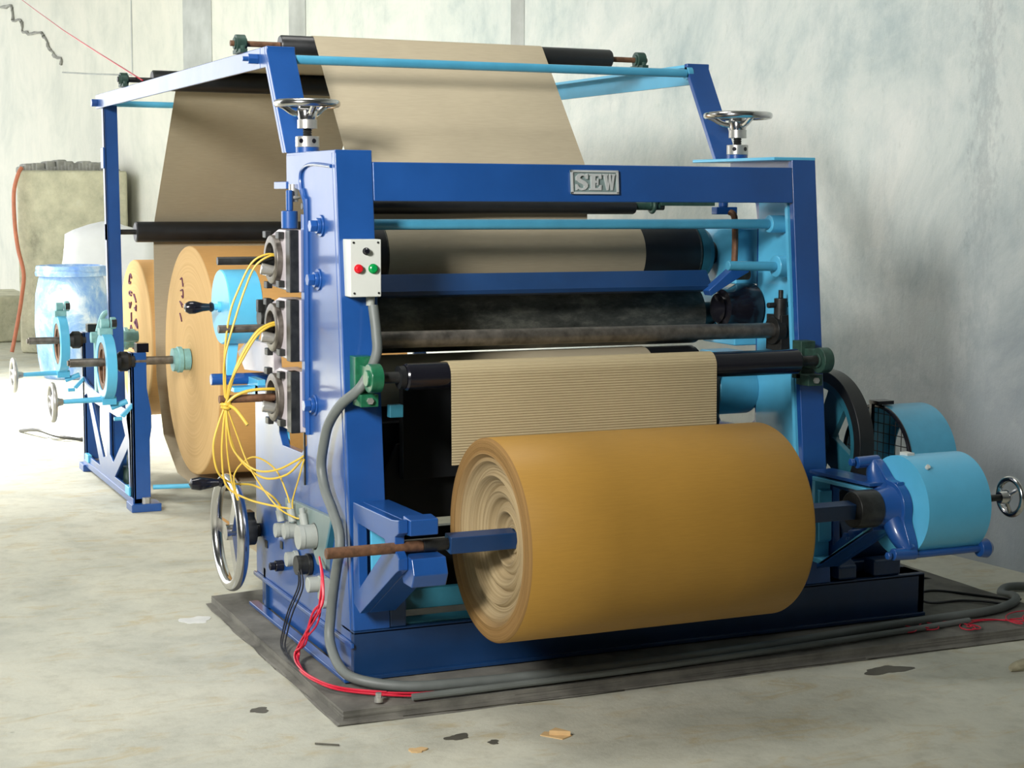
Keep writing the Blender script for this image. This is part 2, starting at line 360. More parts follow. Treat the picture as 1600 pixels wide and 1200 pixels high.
# white sack leaning on the block
b = MB(); bmesh.ops.create_cube(b.bm, size=1)
bmesh.ops.subdivide_edges(b.bm, edges=b.bm.edges[:], cuts=7, use_grid_fill=True)
for v in b.bm.verts:
    x, y, z = v.co; k = 1-.16*(abs(2*z)**4); rr = 1-.12*abs(2*x)**3
    n = .03*math.sin(9*x+4*z)+.02*math.sin(13*z+7*y)
    v.co = Vector((1.33+x*.82*k+n, 11.1+y*.45*k*rr, .655+z*1.31*rr+n*.6))
o = b.build('white_sack', 'white', sharp=180); tag(o, 'big plump white sack standing behind the blue plastic drum', 'sack')
# hose on the block
b = MB(); b.tube([(.74, 12.38, 1.845), (.70, 12.36, 1.78), (.655, 12.36, 1.6), (.655, 12.36, 1.3), (.68, 12.36, 1.05), (.72, 12.30, .80), (.70, 12.36, .55), (.66, 12.4, .3), (.60, 12.4, .02)], .02)
tag(b.build('orange_hose', 'orange'), 'faded orange hose hanging down the edge of the tall cement block', 'hose')
# plastic drum
dr = thing('plastic_drum', 'scuffed pale blue plastic drum standing on the floor at left', 'drum', (.80, 10.0, 0))
b = MB(); b.lathe([(0, 0), (0, .24), (.03, .27), (.18, .295), (.45, .315), (.72, .305), (.86, .275), (.90, .26), (.90, 0)], (.80, 10, 0), (0, 0, 1), 48); b.build('drum_body', 'drum', dr)
b = MB(); b.lathe([(.885, .24), (.885, .30), (.915, .305), (.93, .295), (.945, .30), (.97, .292), (.975, .27), (.955, .25), (.955, 0)], (.80, 10, 0), (0, 0, 1), 48); b.build('drum_lid', 'drum', dr)
# thin red line from the wall to the frame
b = MB(); b.tube([(1.26, 15.8, 3.85), (.70, 9.5, 2.93), (.03, 3.2, 2.125)], .004, 6, 2); tag(b.build('red_string', 'wire'), 'thin red string stretched from the wall down to the machine frame', 'string')

# cement plinth under the machine
b = MB(); b.box(-.125, 2.7, -.27, 1.35, 0, .045)
bmesh.ops.subdivide_edges(b.bm, edges=b.bm.edges[:], cuts=14, use_grid_fill=True)
rr = random.Random(5)
for v in b.bm.verts:
    if v.co.z > .01: v.co += Vector((rr.uniform(-.0015, .0015), rr.uniform(-.0015, .0015), rr.uniform(-.0015, .0015)-(.008 if (v.co.x < -.12 or v.co.y < -.265) and v.co.z > .04 else 0)))
    else: v.co += Vector(((-.02 if v.co.x < 0 else 0)+rr.uniform(-.006, .006), (-.02 if v.co.y < 0 else 0)+rr.uniform(-.006, .006), 0))
tag(b.build('cement_plinth', 'slab', bevel=0), 'low dark cement plinth under the corrugating machine', 'plinth')

# ------------------------------------------------------------------ the machine
MC = thing('corrugating_machine', 'dark blue and light blue paper corrugating machine with overhead roller frame', 'machine', (.9, .6, .046))
yf = lambda z: .163*(z-.2)/1.52 if z > .2 else 0
def P_(mb, name, mat, parent=MC, bevel=.003, label=None, **k):
    o = mb.build(name, mat, parent, bevel=bevel, **k)
    if label: o['label'] = label
    return o
# base
b = MB()
b.box(.0, 2.22, .0, .03, .05, .205); b.box(0, 2.22, 0, .12, .195, .207); b.box(0, 2.22, -.012, .12, .048, .062)
b.box(2.19, 2.22, 0, 1.0, .05, .205); b.box(1.6, 2.22, .02, 1.0, .19, .207); b.box(0, 2.22, 1.02, 1.05, .05, .205)
base = P_(b, 'base_channel', 'deep')
b = MB(); b.box(.014, .05, .0305, 1.12, .05, .165); b.box(-.035, -.0005, -.01, 1.13, .046, .060); b.box(-.012, -.0005, -.01, 1.15, .155, .170)
P_(b, 'side_base_channel', 'blue')
b = MB(); b.box(.14, 1.7, .10, .13, .235, .30); P_(b, 'cross_rail', 'teal'); b = MB(); b.box(.16, 1.7, .02, .10, .207, .215); P_(b, 'cross_rail', 'teal')
b = MB(); b.box(1.2, 1.5, .02, .06, .207, .222); P_(b, 'pale_strip', 'grey', base)

plate = [(0.03, .165), (yf(.62)+.03, .62), (yf(1.2)+.03, 1.2), (yf(1.72)+.03, 1.72), (.703, 1.722), (.703, 1.628), (.84, 1.628), (.84, 1.605), (.60, 1.605), (.56, 1.60), (.515, 1.56), (.50, 1.50), (.49, .74), (.55, .705), (.78, .70), (.82, .74), (.825, .88), (1.14, .88), (1.145, .165)]
def side(x0, sgn, matp, matf, nm):
    # sgn +1: plate at the low-x side of its flange
    b = MB(); px = (x0, x0+.028) if sgn > 0 else (x0+.072, x0+.10)
    holes = [] 
    b.prism(plate, 'x', px[0], px[1], holes)
    so = P_(b, nm, matp)
    return so
L = side(0.0, 1, 'blue', 'blue', 'side_plate')
R_ = side(1.705, -1, ['blue'], 'blue', 'side_plate')
# light-blue inner faces
for x0, x1 in ((.0285, .034), (1.771, 1.7765)):
    b = MB(); b.prism([(yf(.2)+.03, .21), (yf(1.7)+.03, 1.60), (.48, 1.60), (.47, .70), (.80, .68), (.82, .86), (1.12, .86), (1.12, .2)], 'x', x0, x1)
    P_(b, 'inner_face', 'sky', L if x0 < 1 else R_, 0, 'light blue inner face')
# front columns (flange)
def column(x0, x1, par):
    b = MB(); b.prism([(0, .2075), (yf(.62), .62), (yf(1.72), 1.72), (yf(1.72)+.029, 1.72), (.029+yf(.62), .62), (.029, .2075)], 'x', x0, x1)
    return P_(b, 'front_column', 'blue', MC, .004)
cl = column(0, .124, L); cr = column(1.705, 1.805, R_)
b = MB(); b.prism([(.033, .2), (yf(1.58)+.033, 1.58), (yf(1.58)+.05, 1.58), (.05, .2)], 'x', 1.700, 1.709); P_(b, 'column_edge', 'sky', cr, 0, 'light blue column edge')
b = MB(); b.prism([(.004, .2075), (.006, .30), (.12, .30), (.12, .2075)], 'x', .1245, .18); P_(b, 'column_foot', 'deep', cl, .004)
# top plates of side frames, raised outline and rim
b = MB(); b.box(0, .124, .163, .70, 1.715, 1.727); P_(b, 'frame_top', 'blue'); b = MB(); b.box(1.63, 1.805, .163, .74, 1.715, 1.727); P_(b, 'frame_top', 'sky', label='light blue frame top')
b = MB(); b.tube([(-.004, .19, 1.675), (-.004, .40, 1.685), (-.004, .50, 1.67), (-.004, .525, 1.64), (-.004, .515, 1.60)], .006, 8)
b.tube([(-.002, .50, 1.60), (-.004, .47, 1.56), (-.004, .455, 1.50), (-.004, .455, .78)], .010, 8); P_(b, 'cast_rib', 'blue', L, 0)
b = MB(); b.box(-.012, .02, .462, .50, .80, 1.52); P_(b, 'guide_strip', 'blue', L)
b = MB(); b.box(-.006, .0, .500, .508, .60, .80); P_(b, 'adjusting_rod', 'dark', L, 0)
# head lug
b = MB(); b.box(-.005, .12, .69, .842, 1.604, 1.63); P_(b, 'head_lug', 'blue', L)
# bolts on side plate
for y, z in ((.309, 1.484), (.341, 1.308), (.393, .887)):
    b = MB(); b.cyl((-.006, y, z), (0, y, z), .036, seg=24); b.lathe([(0, .0), (0, .026), (.012, .026), (.012, 0)], (-.006, y, z), (-1, 0, 0), 20); b.hexa((-.018, y, z), (-1, 0, 0), .021, .022); P_(b, 'hex_bolt', 'blue', L, .002)
for y, z in ((.80, .335), (1.0, .30)):
    b = MB(); b.box(-.004, 0, y-.014, y+.014, z-.014, z+.014); P_(b, 'square_plug', 'dark', L, .001)
b = MB(); b.cyl((-.03, .79, .262), (0, .79, .262), .02); b.cyl((-.05, .79, .262), (-.03, .79, .262), .014); P_(b, 'drain_cap', 'gloss', L)
# crossbeam
b = MB(); zt, zb = 1.690, 1.565; b.prism([(.158, zt), (.146, zb), (.171, zb), (.183, zt)], 'x', .124, 1.705)
b.prism([(.171, zb), (.146, zb), (.20, zb), (.20, zb+.012), (.171, zb+.012)], 'x', .124, 1.705)
beam = P_(b, 'crossbeam', 'blue', MC, .004)
# name plate with cast letters
n = MB(); F = lambda y0: y0
def slab_y(z, d): return .146+(z-1.565)*(.012/.125)-d
np_ = MB(); np_.prism([(slab_y(1.592, .006), 1.592), (slab_y(1.672, .006), 1.672), (slab_y(1.672, -.002), 1.672), (slab_y(1.592, -.002), 1.592)], 'x', .822, 1.0)
pl_ = P_(np_, 'name_plate', 'plate', MC, .001)
b = MB()
for x0, x1, z0, z1 in ((.822, 1.0, 1.592, 1.599), (.822, 1.0, 1.665, 1.672), (.822, .829, 1.592, 1.672), (.993, 1.0, 1.592, 1.672)):
    b.prism([(slab_y(z0, .011), z0), (slab_y(z1, .011), z1), (slab_y(z1, .005), z1), (slab_y(z0, .005), z0)], 'x', x0, x1)
P_(b, 'plate_border', 'letter', pl_, 0)
def letter(name, strokes):
    b = MB()
    for poly in strokes: b.prism([(p[0], p[1]) for p in poly], 'y', slab_y(1.632, .012), slab_y(1.632, .004))
    o = P_(b, name, 'letter', pl_, 0); return o
def T(poly, ox, w): return [(ox+x*w, 1.605+z*.055) for x, z in poly]
Sx = .838; Sw = .046
Sp = [(.98, 1.0), (.98, .68), (.86, .68), (.72, .84), (.52, .88), (.36, .82), (.36, .72), (.50, .64), (.80, .52), (.98, .38), (.98, .20), (.80, .04), (.50, -.02), (.28, .03), (.18, .08), (.14, 0), (.02, 0), (.02, .36), (.14, .36), (.28, .18), (.50, .11), (.66, .16), (.68, .26), (.54, .36), (.24, .47), (.04, .60), (.03, .80), (.20, .96), (.46, 1.02), (.70, .97), (.82, .93), (.86, 1.0)]
letter('letter_s', [T(Sp, Sx, Sw)])
Ep = [(0, 1), (.98, 1), (.98, .70), (.86, .70), (.74, .86), (.48, .86), (.48, .60), (.62, .58), (.66, .50), (.66, .72), (.74, .72), (.74, .30), (.66, .30), (.66, .44), (.48, .46), (.48, .14), (.78, .14), (.88, .32), (1, .32), (1, 0), (0, 0), (0, .1), (.14, .12), (.14, .88), (0, .9)]
Ep = [(0, 1), (.98, 1), (.98, .70), (.86, .70), (.74, .86), (.48, .86), (.48, .59), (.64, .59), (.64, .72), (.74, .72), (.74, .30), (.64, .30), (.64, .44), (.48, .44), (.48, .14), (.78, .14), (.88, .32), (1, .32), (1, 0), (0, 0), (0, .1), (.14, .12), (.14, .88), (0, .9)]
letter('letter_e', [T(Ep, Sx+.051, Sw)])
Wp = [(0, 1), (.42, 1), (.42, .9), (.34, .88), (.40, .40), (.50, .80), (.46, 1), (.72, 1), (.72, .9), (.68, .86), (.74, .40), (.80, .88), (.70, .9), (.70, 1), (1, 1), (1, .9), (.93, .88), (.80, 0), (.66, 0), (.54, .52), (.44, 0), (.28, 0), (.10, .88), (0, .9)]
Wp = [(0, 1), (.40, 1), (.40, .9), (.33, .88), (.42, .36), (.50, .72), (.50, 1), (.64, 1), (.64, .80), (.74, .36), (.82, .88), (.74, .9), (.74, 1), (1, 1), (1, .9), (.95, .88), (.82, 0), (.68, 0), (.56, .50), (.46, 0), (.32, 0), (.10, .88), (0, .9)]
letter('letter_w', [T(Wp, Sx+.102, Sw)])

# lower arms carrying the reel shaft (left and right)
def arm(x0, x1, fx0, fx1, nm, clamps=True):
    par = MB()
    outer = [(-.0, .625), (-.0, .30), (-.06, .28), (-.385, .475), (-.415, .49), (-.415, .525), (-.385, .545), (-.385, .585), (-.415, .60), (-.415, .64), (-.36, .632)]
    hole = [(-.045, .565), (-.055, .36), (-.30, .535), (-.29, .56)]
    par.prism(outer, 'x', x0, x1, [hole]); a = P_(par, nm, 'blue', MC, .003)
    f = MB()   # flanges following the outline
    f.prism([(.0, .625), (-.36, .632), (-.36, .620), (0, .612)], 'x', fx0, fx1)
    f.prism([(-.06, .28), (-.385, .475), (-.385, .490), (-.06, .296)], 'x', fx0, fx1)
    P_(f, 'arm_flange', 'blue', a, .002)
    if clamps: g = MB(); g.prism([(-.37, .588), (-.37, .645), (-.43, .640), (-.43, .592)], 'x', fx0, fx1); P_(g, 'shaft_clamp', 'blue', a, .004)
    if clamps: g = MB(); g.prism([(-.35, .48), (-.35, .53), (-.44, .527), (-.46, .48), (-.44, .44), (-.37, .44)], 'x', fx0, fx1+.02); P_(g, 'shaft_clamp', 'blue', a, .004)
    g = MB(); g.prism([(-.04, .56), (-.05, .37), (-.06, .38), (-.055, .555)], 'x', fx0+.01, fx1-.01); P_(g, 'arm_web', 'sky', a, .002, 'light blue web')
    return a
arm(0.0, .03, .0305, .12, 'reel_arm')
a2 = arm(1.772, 1.80, 1.70, 1.7715, 'reel_arm', False)
b = MB(); b.prism([(-.02, .605), (-.34, .612), (-.34, .598), (-.02, .59)], 'x', 1.70, 1.765); b.prism([(-.02, .30), (-.09, .30), (-.375, .475), (-.375, .492), (-.10, .318), (-.04, .318), (-.04, .59), (-.02, .59)], 'x', 1.70, 1.765)
P_(b, 'arm_inner_edge', 'sky', a2, .002, 'light blue inner edge')

# reel shaft
SY, SZ = -.375, .55
b = MB(); b.cyl((-.21, SY, SZ), (.09, SY, SZ), .0165); b.build
sh = P_(b, 'reel_shaft', 'rust', MC, .003, 'rusty round shaft end')
b = MB(); b.cyl((.09, SY, SZ), (.17, SY, SZ), .018); P_(b, 'shaft_neck', 'dark', sh, .001)
b = MB(); r45 = Matrix.Rotation(math.radians(8), 3, 'X'); b.obox((.28, SY, SZ), (.22, .052, .052), r45); P_(b, 'square_bar', 'deep', sh, .003); b = MB(); b.obox((1.44, SY, SZ), (.36, .052, .052), r45); P_(b, 'square_bar', 'deep', sh, .003)

# rollers -----------------------------------------------------------------
def roller(name, x0, x1, y, z, r, mat, sr=.016, ends=(.06, .06), lbl=None, smat='dark'):
    b = MB(); b.lathe([(0, 0), (0, r*.9), (.006, r), (x1-x0-.006, r), (x1-x0, r*.9), (x1-x0, 0)], (x0, y, z), (1, 0, 0), 64)
    o = P_(b, name, mat, MC, 0, lbl)
    for xa, xb in ((x0-ends[0], x0+.02), (x1-.02, x1+ends[1])):
        b = MB(); b.cyl((xa, y, z), (xb, y, z), sr); P_(b, 'roller_journal', smat, o, 0)
    return o
def pillow(x, y, z, zb, mat='green', par=MC):
    """pillow-block bearing standing on zb"""
    b = MB(); b.box(x-.014, x+.014, y-.055, y+.055, zb, zb+.014)
    b.cyl((x-.018, y, z), (x+.018, y, z), .033, seg=24); b.box(x-.013, x+.013, y-.026, y+.026, zb+.01, z)
    b.cyl((x-.024, y, z), (x+.024, y, z), .022, seg=16)
    b.hexa((x, y-.042, zb+.014), (0, 0, 1), .010, .012); b.hexa((x, y+.042, zb+.014), (0, 0, 1), .010, .012)
    return P_(b, 'pillow_bearing', mat, par, .001)
RL1 = (1.30, 2.146); RL2 = (3.50, 2.142)
r1 = roller('top_roller', .153, 1.553, 1.296, 2.146, .038, 'black', .011, (.19, .17), smat='rust'); pillow(-.0, 1.296, 2.146, 2.11, 'dgreen'); pillow(1.69, 1.296, 2.146, 2.11, 'dgreen')
r2 = roller('top_roller', .14, 1.553, 3.502, 2.146, .05, 'black', .013, (.17, .17)); pillow(.0, 3.502, 2.146, 2.11, 'dgreen'); pillow(1.75, 3.502, 2.146, 2.11, 'dgreen')
r3 = roller('rear_roller', .17, 1.55, 4.13, 1.385, .055, 'black', .014, (.13, .1))
r4 = roller('guide_roller', .14, 1.42, .82, 1.545, .028, 'black', .012, (.05, .13)); 
b = MB(); b.cyl((1.40, .82, 1.548), (1.53, .82, 1.548), .015); b.torus((1.50, .82, 1.548), (1, 0, 0), .022, .008); b.box(1.485, 1.515, .80, .84, 1.548, 1.60); b.box(1.53, 1.77, .80, .83, 1.55, 1.575); P_(b, 'guide_bearing', 'dgreen', r4, .001)
# fluting rolls
u1 = roller('fluting_roll', .16, 1.60, .70, 1.370, .113, 'roll', .045, (.16, .14)); 
b = MB(); b.cyl((1.345, .70, 1.370), (1.585, .70, 1.370), .1155, seg=64); P_(b, 'roll_sleeve', 'black', u1, 0)
b = MB(); b.cyl((.165, .70, 1.370), (.33, .70, 1.370), .1155, seg=64); P_(b, 'roll_sleeve', 'black', u1, 0)
b = MB(); b.lathe([(0, .09), (0, .112), (.03, .112), (.06, .09), (.06, .05), (0, .05)], (1.60, .70, 1.37), (1, 0, 0), 48, closed=True); P_(b, 'roll_collar', 'teal', u1, 0)
u2 = roller('fluting_roll', .15, 1.62, .70, 1.135, .112, 'roll', .045, (.15, .12))
u3 = roller('fluting_roll', .15, 1.62, .70, .890, .124, 'black', .045, (.15, .12))
b = MB(); b.lathe([(0, 0), (0, .03), (.01, .055), (.02, .05), (.03, .07), (.06, .07), (.10, .09), (.16, .09), (.16, 0)], (1.60, .50, 1.17), (1, 0, 0), 40); P_(b, 'end_coupling', 'gloss', u2, 0)
# bearing housings on the left slot and their long inlet shafts
for k, z in enumerate((1.362, 1.128, .885)):
    h = MB(); yb, hh = .70, .105
    h.prism([(.497, z-hh), (.497, z+hh), (.66, z+hh), (.74, z+hh-.02), (.80, z+.04), (.80, z-.05), (.74, z-hh+.01)], 'x', -.045, .027)
    bh = P_(h, 'bearing_housing', 'cond', MC, .006, 'bearing housing in a pale lit tone')
    h = MB(); h.box(-.052, -.020, .495, .545, z-hh, z+hh); P_(h, 'housing_dark_strip', 'dark', bh, .003)  # dark strip along the front face of the housing
    h = MB(); h.lathe([(0, .055), (0, .084), (.020, .084), (.024, .076), (.024, .058)], (-.045, yb-.02, z), (-1, 0, 0), 40, closed=True); P_(h, 'bearing_cap', 'steel', bh, .002)
    h = MB(); h.cyl((-.05, yb-.02, z), (-.046, yb-.02, z), .056); P_(h, 'cap_bore', 'gloss', bh, 0)
    for dy, dz in ((.06, .085), (-.10, .085), (-.1, -.08), (.05, -.09)):
        h = MB(); h.box(-.066, -.045, yb+dy-.02, yb+dy+.02, z+dz-.012, z+dz+.012); P_(h, 'clamp_dog', 'dark', bh, .003)
    h = MB(); h.cyl((-.245, yb+.01, z-.004), (-.04, yb+.01, z-.004), .014); P_(h, 'steam_pipe', ['dark', 'steel', 'rust'][k], bh, .001)
    h = MB(); h.cyl((-.10, yb-.02, z-.03), (-.045, yb-.03, z-.04), .02, .016); h.box(-.085, -.05, yb-.03, yb+.02, z-.055, z-.035); P_(h, 'rotary_joint', 'bright', bh, .002)
    # right-hand housings
    h = MB(); h.prism([(.52, z-hh), (.52, z+hh), (.78, z+hh), (.80, z), (.76, z-hh)], 'x', 1.70, 1.83); P_(h, 'bearing_housing', 'sky', MC, .006, 'light blue bearing housing')
# blue screw above housing
b = MB(); b.cyl((-.02, .60, 1.47), (-.02, .60, 1.53), .028); b.cyl((-.02, .60, 1.53), (-.02, .60, 1.60), .012); P_(b, 'pressure_screw', 'blue', MC, .003)
b = MB(); b.cyl((0.0, .62, 1.56), (0, .62, 1.62), .016); b.torus((0, .62, 1.575), (0, 0, 1), .02, .006, 24, 8); P_(b, 'screw_end', 'bright', MC, .001)
# pneumatic cylinder piece behind middle housing
b = MB(); b.cyl((-.06, .86, 1.15), (-.02, .86, 1.15), .035, seg=24); b.box(-.05, -.02, .80, .87, 1.08, 1.2); b.box(-.07, -.01, .83, .86, 1.17, 1.215); P_(b, 'small_valve', 'dark', MC, .003)

# rear crank unit on the left plate
b = MB(); b.prism([(1.35, .985), (1.19, 1.048), (.862, 1.048), (.84, .95), (1.25, .925)], 'x', -.01, .02); P_(b, 'crank_bracket', 'cond', MC, .002, 'pale shaped bracket plate')
b = MB(); b.lathe([(0, 0), (0, .136), (.004, .14), (.125, .14), (.13, .13), (.13, 0)], (-.10, 1.25, 1.165), (1, 0, 0), 56); cd = P_(b, 'crank_drum', 'sky', MC, 0)
b = MB(); b.cyl((-.135, 1.25, 1.165), (-.10, 1.25, 1.165), .012); b.cyl((-.112, 1.25, 1.165), (-.10, 1.25, 1.165), .02); P_(b, 'handle_pin', 'sky', cd, .001)
b = MB(); b.lathe([(0, 0), (0, .016), (.008, .019), (.015, .013), (.04, .016), (.07, .024), (.09, .024), (.105, .015), (.11, 0)], (-.128, 1.25, 1.165), (-1, 0, 0), 24); P_(b, 'crank_handle', 'gloss', cd, 0, 'glossy black handle')
b = MB(); b.prism([(-.085, .88), (-.075, 1.03), (-.035, 1.03), (-.055, .88)], 'y', 1.235, 1.265); P_(b, 'drum_post', 'sky', MC, .002)
b = MB(); b.cyl((-.14, 1.25, .892), (.10, 1.25, .89), .022); P_(b, 'cross_bar', 'blue', MC, .003)
b = MB(); b.box(-.075, .03, 1.16, 1.24, .85, .868); b.box(-.0, .03, 1.1, 1.25, .83, .90); P_(b, 'bar_tray', 'sky', MC, .002)

# tie rods
b = MB(); b.cyl((.124, .30, 1.488), (1.70, .30, 1.488), .0175); tr = P_(b, 'tie_rod', 'rod'); b = MB(); b.cyl((1.70, .30, 1.488), (1.772, .30, 1.488), .032); P_(b, 'rod_boss', 'sky', tr, .003)
b = MB(); b.cyl((1.50, .25, 1.34), (1.70, .25, 1.335), .017); tr = P_(b, 'tie_rod', 'rod'); b = MB(); b.cyl((1.70, .25, 1.335), (1.772, .25, 1.335), .04); P_(b, 'rod_boss', 'sky', tr, .004)
b = MB(); b.cyl((.05, .947, 2.066), (1.76, .947, 2.072), .0165); to = P_(b, 'tie_rod', 'rod'); b = MB(); b.cyl((1.712, .947, 2.072), (1.735, .947, 2.072), .026); P_(b, 'rod_collar', 'rod', to, .002)
b = MB(); b.cyl((.0, 4.25, 2.066), (1.8, 4.25, 2.066), .0165); P_(b, 'tie_rod', 'sky')
# shaft in front of the rolls + its bracket
b = MB(); b.cyl((.13, .24, 1.112), (1.70, .24, 1.103), .028); gs = P_(b, 'steel_shaft', 'steel')
b = MB(); b.cyl((1.685, .24, 1.103), (1.72, .24, 1.103), .05); b.box(1.70, 1.74, .20, .30, 1.03, 1.16); b.cyl((1.715, .23, 1.14), (1.715, .23, 1.22), .024); b.cyl((1.66, .23, 1.195), (1.77, .23, 1.197), .010); b.cyl((1.715, .23, 1.22), (1.715, .23, 1.25), .009); P_(b, 'shaft_bracket', 'dark', gs, .002)
# doctor blade rail (angle)
b = MB(); b.prism([(.46, 1.235), (.40, 1.245), (.395, 1.262), (.45, 1.25), (.50, 1.315), (.508, 1.308)], 'x', .13, 1.56); P_(b, 'angle_rail', 'deep')
b = MB(); b.prism([(1.49, 1.245), (1.60, 1.33), (1.66, 1.35), (1.66, 1.31), (1.60, 1.28), (1.50, 1.225)], 'y', .36, .41); P_(b, 'rail_arm', 'blue')
b = MB(); b.tube([(1.60, .42, 1.28), (1.63, .42, 1.33), (1.63, .42, 1.50), (1.62, .44, 1.53)], .012); b.cyl((1.62, .40, 1.30), (1.68, .40, 1.30), .02); P_(b, 'lifting_link', 'rust')
b = MB(); b.box(1.60, 1.69, .50, .54, 1.52, 1.548); b.cyl((1.64, .52, 1.548), (1.64, .52, 1.57), .018); P_(b, 'roll_stop', 'blue')
# dark interior: glue trough, apron and lower guard
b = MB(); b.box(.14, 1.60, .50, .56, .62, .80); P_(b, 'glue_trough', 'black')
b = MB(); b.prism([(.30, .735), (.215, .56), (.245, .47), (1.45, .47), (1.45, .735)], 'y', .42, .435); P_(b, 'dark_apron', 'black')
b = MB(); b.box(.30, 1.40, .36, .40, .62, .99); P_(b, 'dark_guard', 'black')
b = MB(); b.box(.124, .17, .0, .03, .885, .925); P_(b, 'stop_block', 'teal')
b = MB(); b.box(1.60, 1.77, .30, .34, .62, .66); b.cyl((1.60, .55, .86), (1.775, .55, .86), .10); b.box(1.62, 1.77, .40, .70, .40, .62); P_(b, 'gear_housing', 'rod', MC, .01)
b = MB(); b.box(1.48, 1.60, .45, .60, .70, .95); b.cyl((1.45, .40, .76), (1.55, .40, .76), .035); P_(b, 'gearbox', 'dark', MC, .006)
# plain black panels across the inside of the base
b = MB(); b.box(.05, 1.75, .30, .33, .21, .42); P_(b, 'lower_black_panel', 'black')
b = MB(); b.box(.05, 1.75, .7, .74, .21, .38); P_(b, 'rear_black_panel', 'black')

# front roller with green bearings
fr = roller('front_roller', .15, 1.60, -.06, 1.02, .043, 'gloss', .018, (.12, .12))
b = MB(); b.cyl((.13, -.06, 1.02), (.148, -.06, 1.02), .036); P_(b, 'roller_sleeve', 'black', fr, 0)
for x, mt in ((.05, 'green'), (1.705, 'dgreen')):
    b = MB(); b.box(x-.03, x+.03, .03, .088, .945, 1.08); b.cyl((x-.02, -.06, 1.02), (x+.02, -.06, 1.02), .045, seg=28)
    b.box(x-.016, x+.016, -.085, .05, .985, 1.055); b.cyl((x-.028, -.06, 1.02), (x+.028, -.06, 1.02), .026, seg=20); b.box(x-.03, x+.03, -.02, .06, .925, .965)
    bb_ = P_(b, 'front_bearing', mt, MC, .003)
    b = MB(); b.hexa((x, -.02, .945), (0, -1, 0), .011, .010); P_(b, 'bearing_bolt', 'bright', bb_, 0)

# control box
b = MB(); b.box(.015, .118, .06, .135, 1.265, 1.446); cb = P_(b, 'control_box', 'lgrey', MC, .003)
for nm, x, z, r, mt, d in (('red_push_button', .042, 1.354, .0125, 'red', .012), ('green_push_button', .090, 1.354, .0135, 'grn', .010), ('black_knob', .067, 1.409, .010, 'gloss', .014)):
    b = MB(); b.cyl((x, .06, z), (x, .056, z), r*1.15, seg=28); b.lathe([(0, 0), (0, r), (d*.7, r), (d, r*.7), (d, 0)], (x, .057, z), (0, -1, 0), 28); P_(b, nm, mt, cb, 0)
for x, z in ((.026, 1.436), (.107, 1.436), (.028, 1.277), (.109, 1.277)):
    b = MB(); b.cyl((x, .0605, z), (x, .058, z), .0035, seg=12); P_(b, 'box_screw', 'dark', cb, 0)
b = MB(); b.cyl((.095, .10, 1.265), (.095, .10, 1.235), .014); P_(b, 'cable_gland', 'grey', cb, .001)

# conduit from the box down the column
b = MB(); b.tube([(.095, .075, 1.235), (.095, .045, 1.15), (.085, .02, 1.08), (.03, -.0, .99), (-.015, .06, .93), (-.035, .13, .86), (-.04, .17, .79), (-.04, .20, .71), (-.04, .16, .64), (-.04, .09, .59), (-.04, .02, .53), (-.045, .0, .47), (-.04, .04, .42), (-.04, .08, .33), (-.04, .11, .24), (-.05, .09, .16), (-.05, -.02, .10), (-.01, -.10, .078), (.12, -.17, .063), (.30, -.2, .062), (.65, -.22, .062), (.90, -.22, .062), (1.44, -.19, .062), (1.91, -.13, .062), (2.2, -.11, .062), (2.45, -.09, .062), (2.62, -.02, .062), (2.73, .10, .05), (2.80, .26, .02), (2.90, .34, .02), (3.0, .30, .02), (3.06, .15, .02)], .0165, 14, 8)
tag(b.build('grey_conduit', 'pipe'), 'thick grey conduit dropping from the control box and running along the plinth', 'conduit')
b = MB(); b.tube([(.10, -.262, .056), (.40, -.262, .056), (.9, -.255, .056), (1.5, -.225, .056), (1.95, -.19, .056), (2.3, -.16, .056)], .011, 10, 6)
tag(b.build('thin_cable', 'pipe'), 'thinner grey cable lying on the plinth in front of the thick conduit', 'cable')

# electrical plate and glands on the side plate
b = MB(); b.prism([(.70, .525), (.16, .545), (.235, .41), (.24, .36), (.33, .36), (.42, .43), (.70, .45)], 'x', -.016, -.0); ep = P_(b, 'terminal_plate', 'plate', L, .001)
b = MB(); b.prism([(.17, .54), (.155, .54), (.225, .41), (.24, .41)], 'x', -.02, .0); P_(b, 'plate_rim', 'teal', ep, 0)
def gland(y, z, r, l=.05, mt='grey'):
    b = MB(); b.lathe([(0, 0), (0, r*1.12), (.012, r*1.12), (.012, r*.96), (l*.75, r*.96), (l*.75, r), (l, r*.97), (l, 0)], (-.004, y, z), (-1, 0, 0), 24)
    return P_(b, 'cable_gland', mt, ep, .0015)
for a in ((.70, .41, .026), (.575, .43, .028, .055), (.36, .45, .042, .07), (.60, .325, .026, .04), (.45, .335, .034, .05, 'dark')): gland(*a)
for y, z, t in ((.70, .44, .08), (.56, .465, .085), (.42, .475, .08)):
    b = MB(); b.cyl((-.03, y, z), (-.035, y+.01, z+t*.5), .014); b.cyl((-.035, y+.01, z+t*.5), (-.037, y+.012, z+t*.75), .010); P_(b, 'gland_nut', 'grey', ep, .001)
b = MB(); b.cyl((-.06, .30, .30), (-.01, .30, .30), .026); b.box(-.025, 0, .24, .30, .25, .33); b.cyl((-.03, .24, .245), (-.0, .24, .245), .014); P_(b, 'limit_switch', 'grey', L, .003)

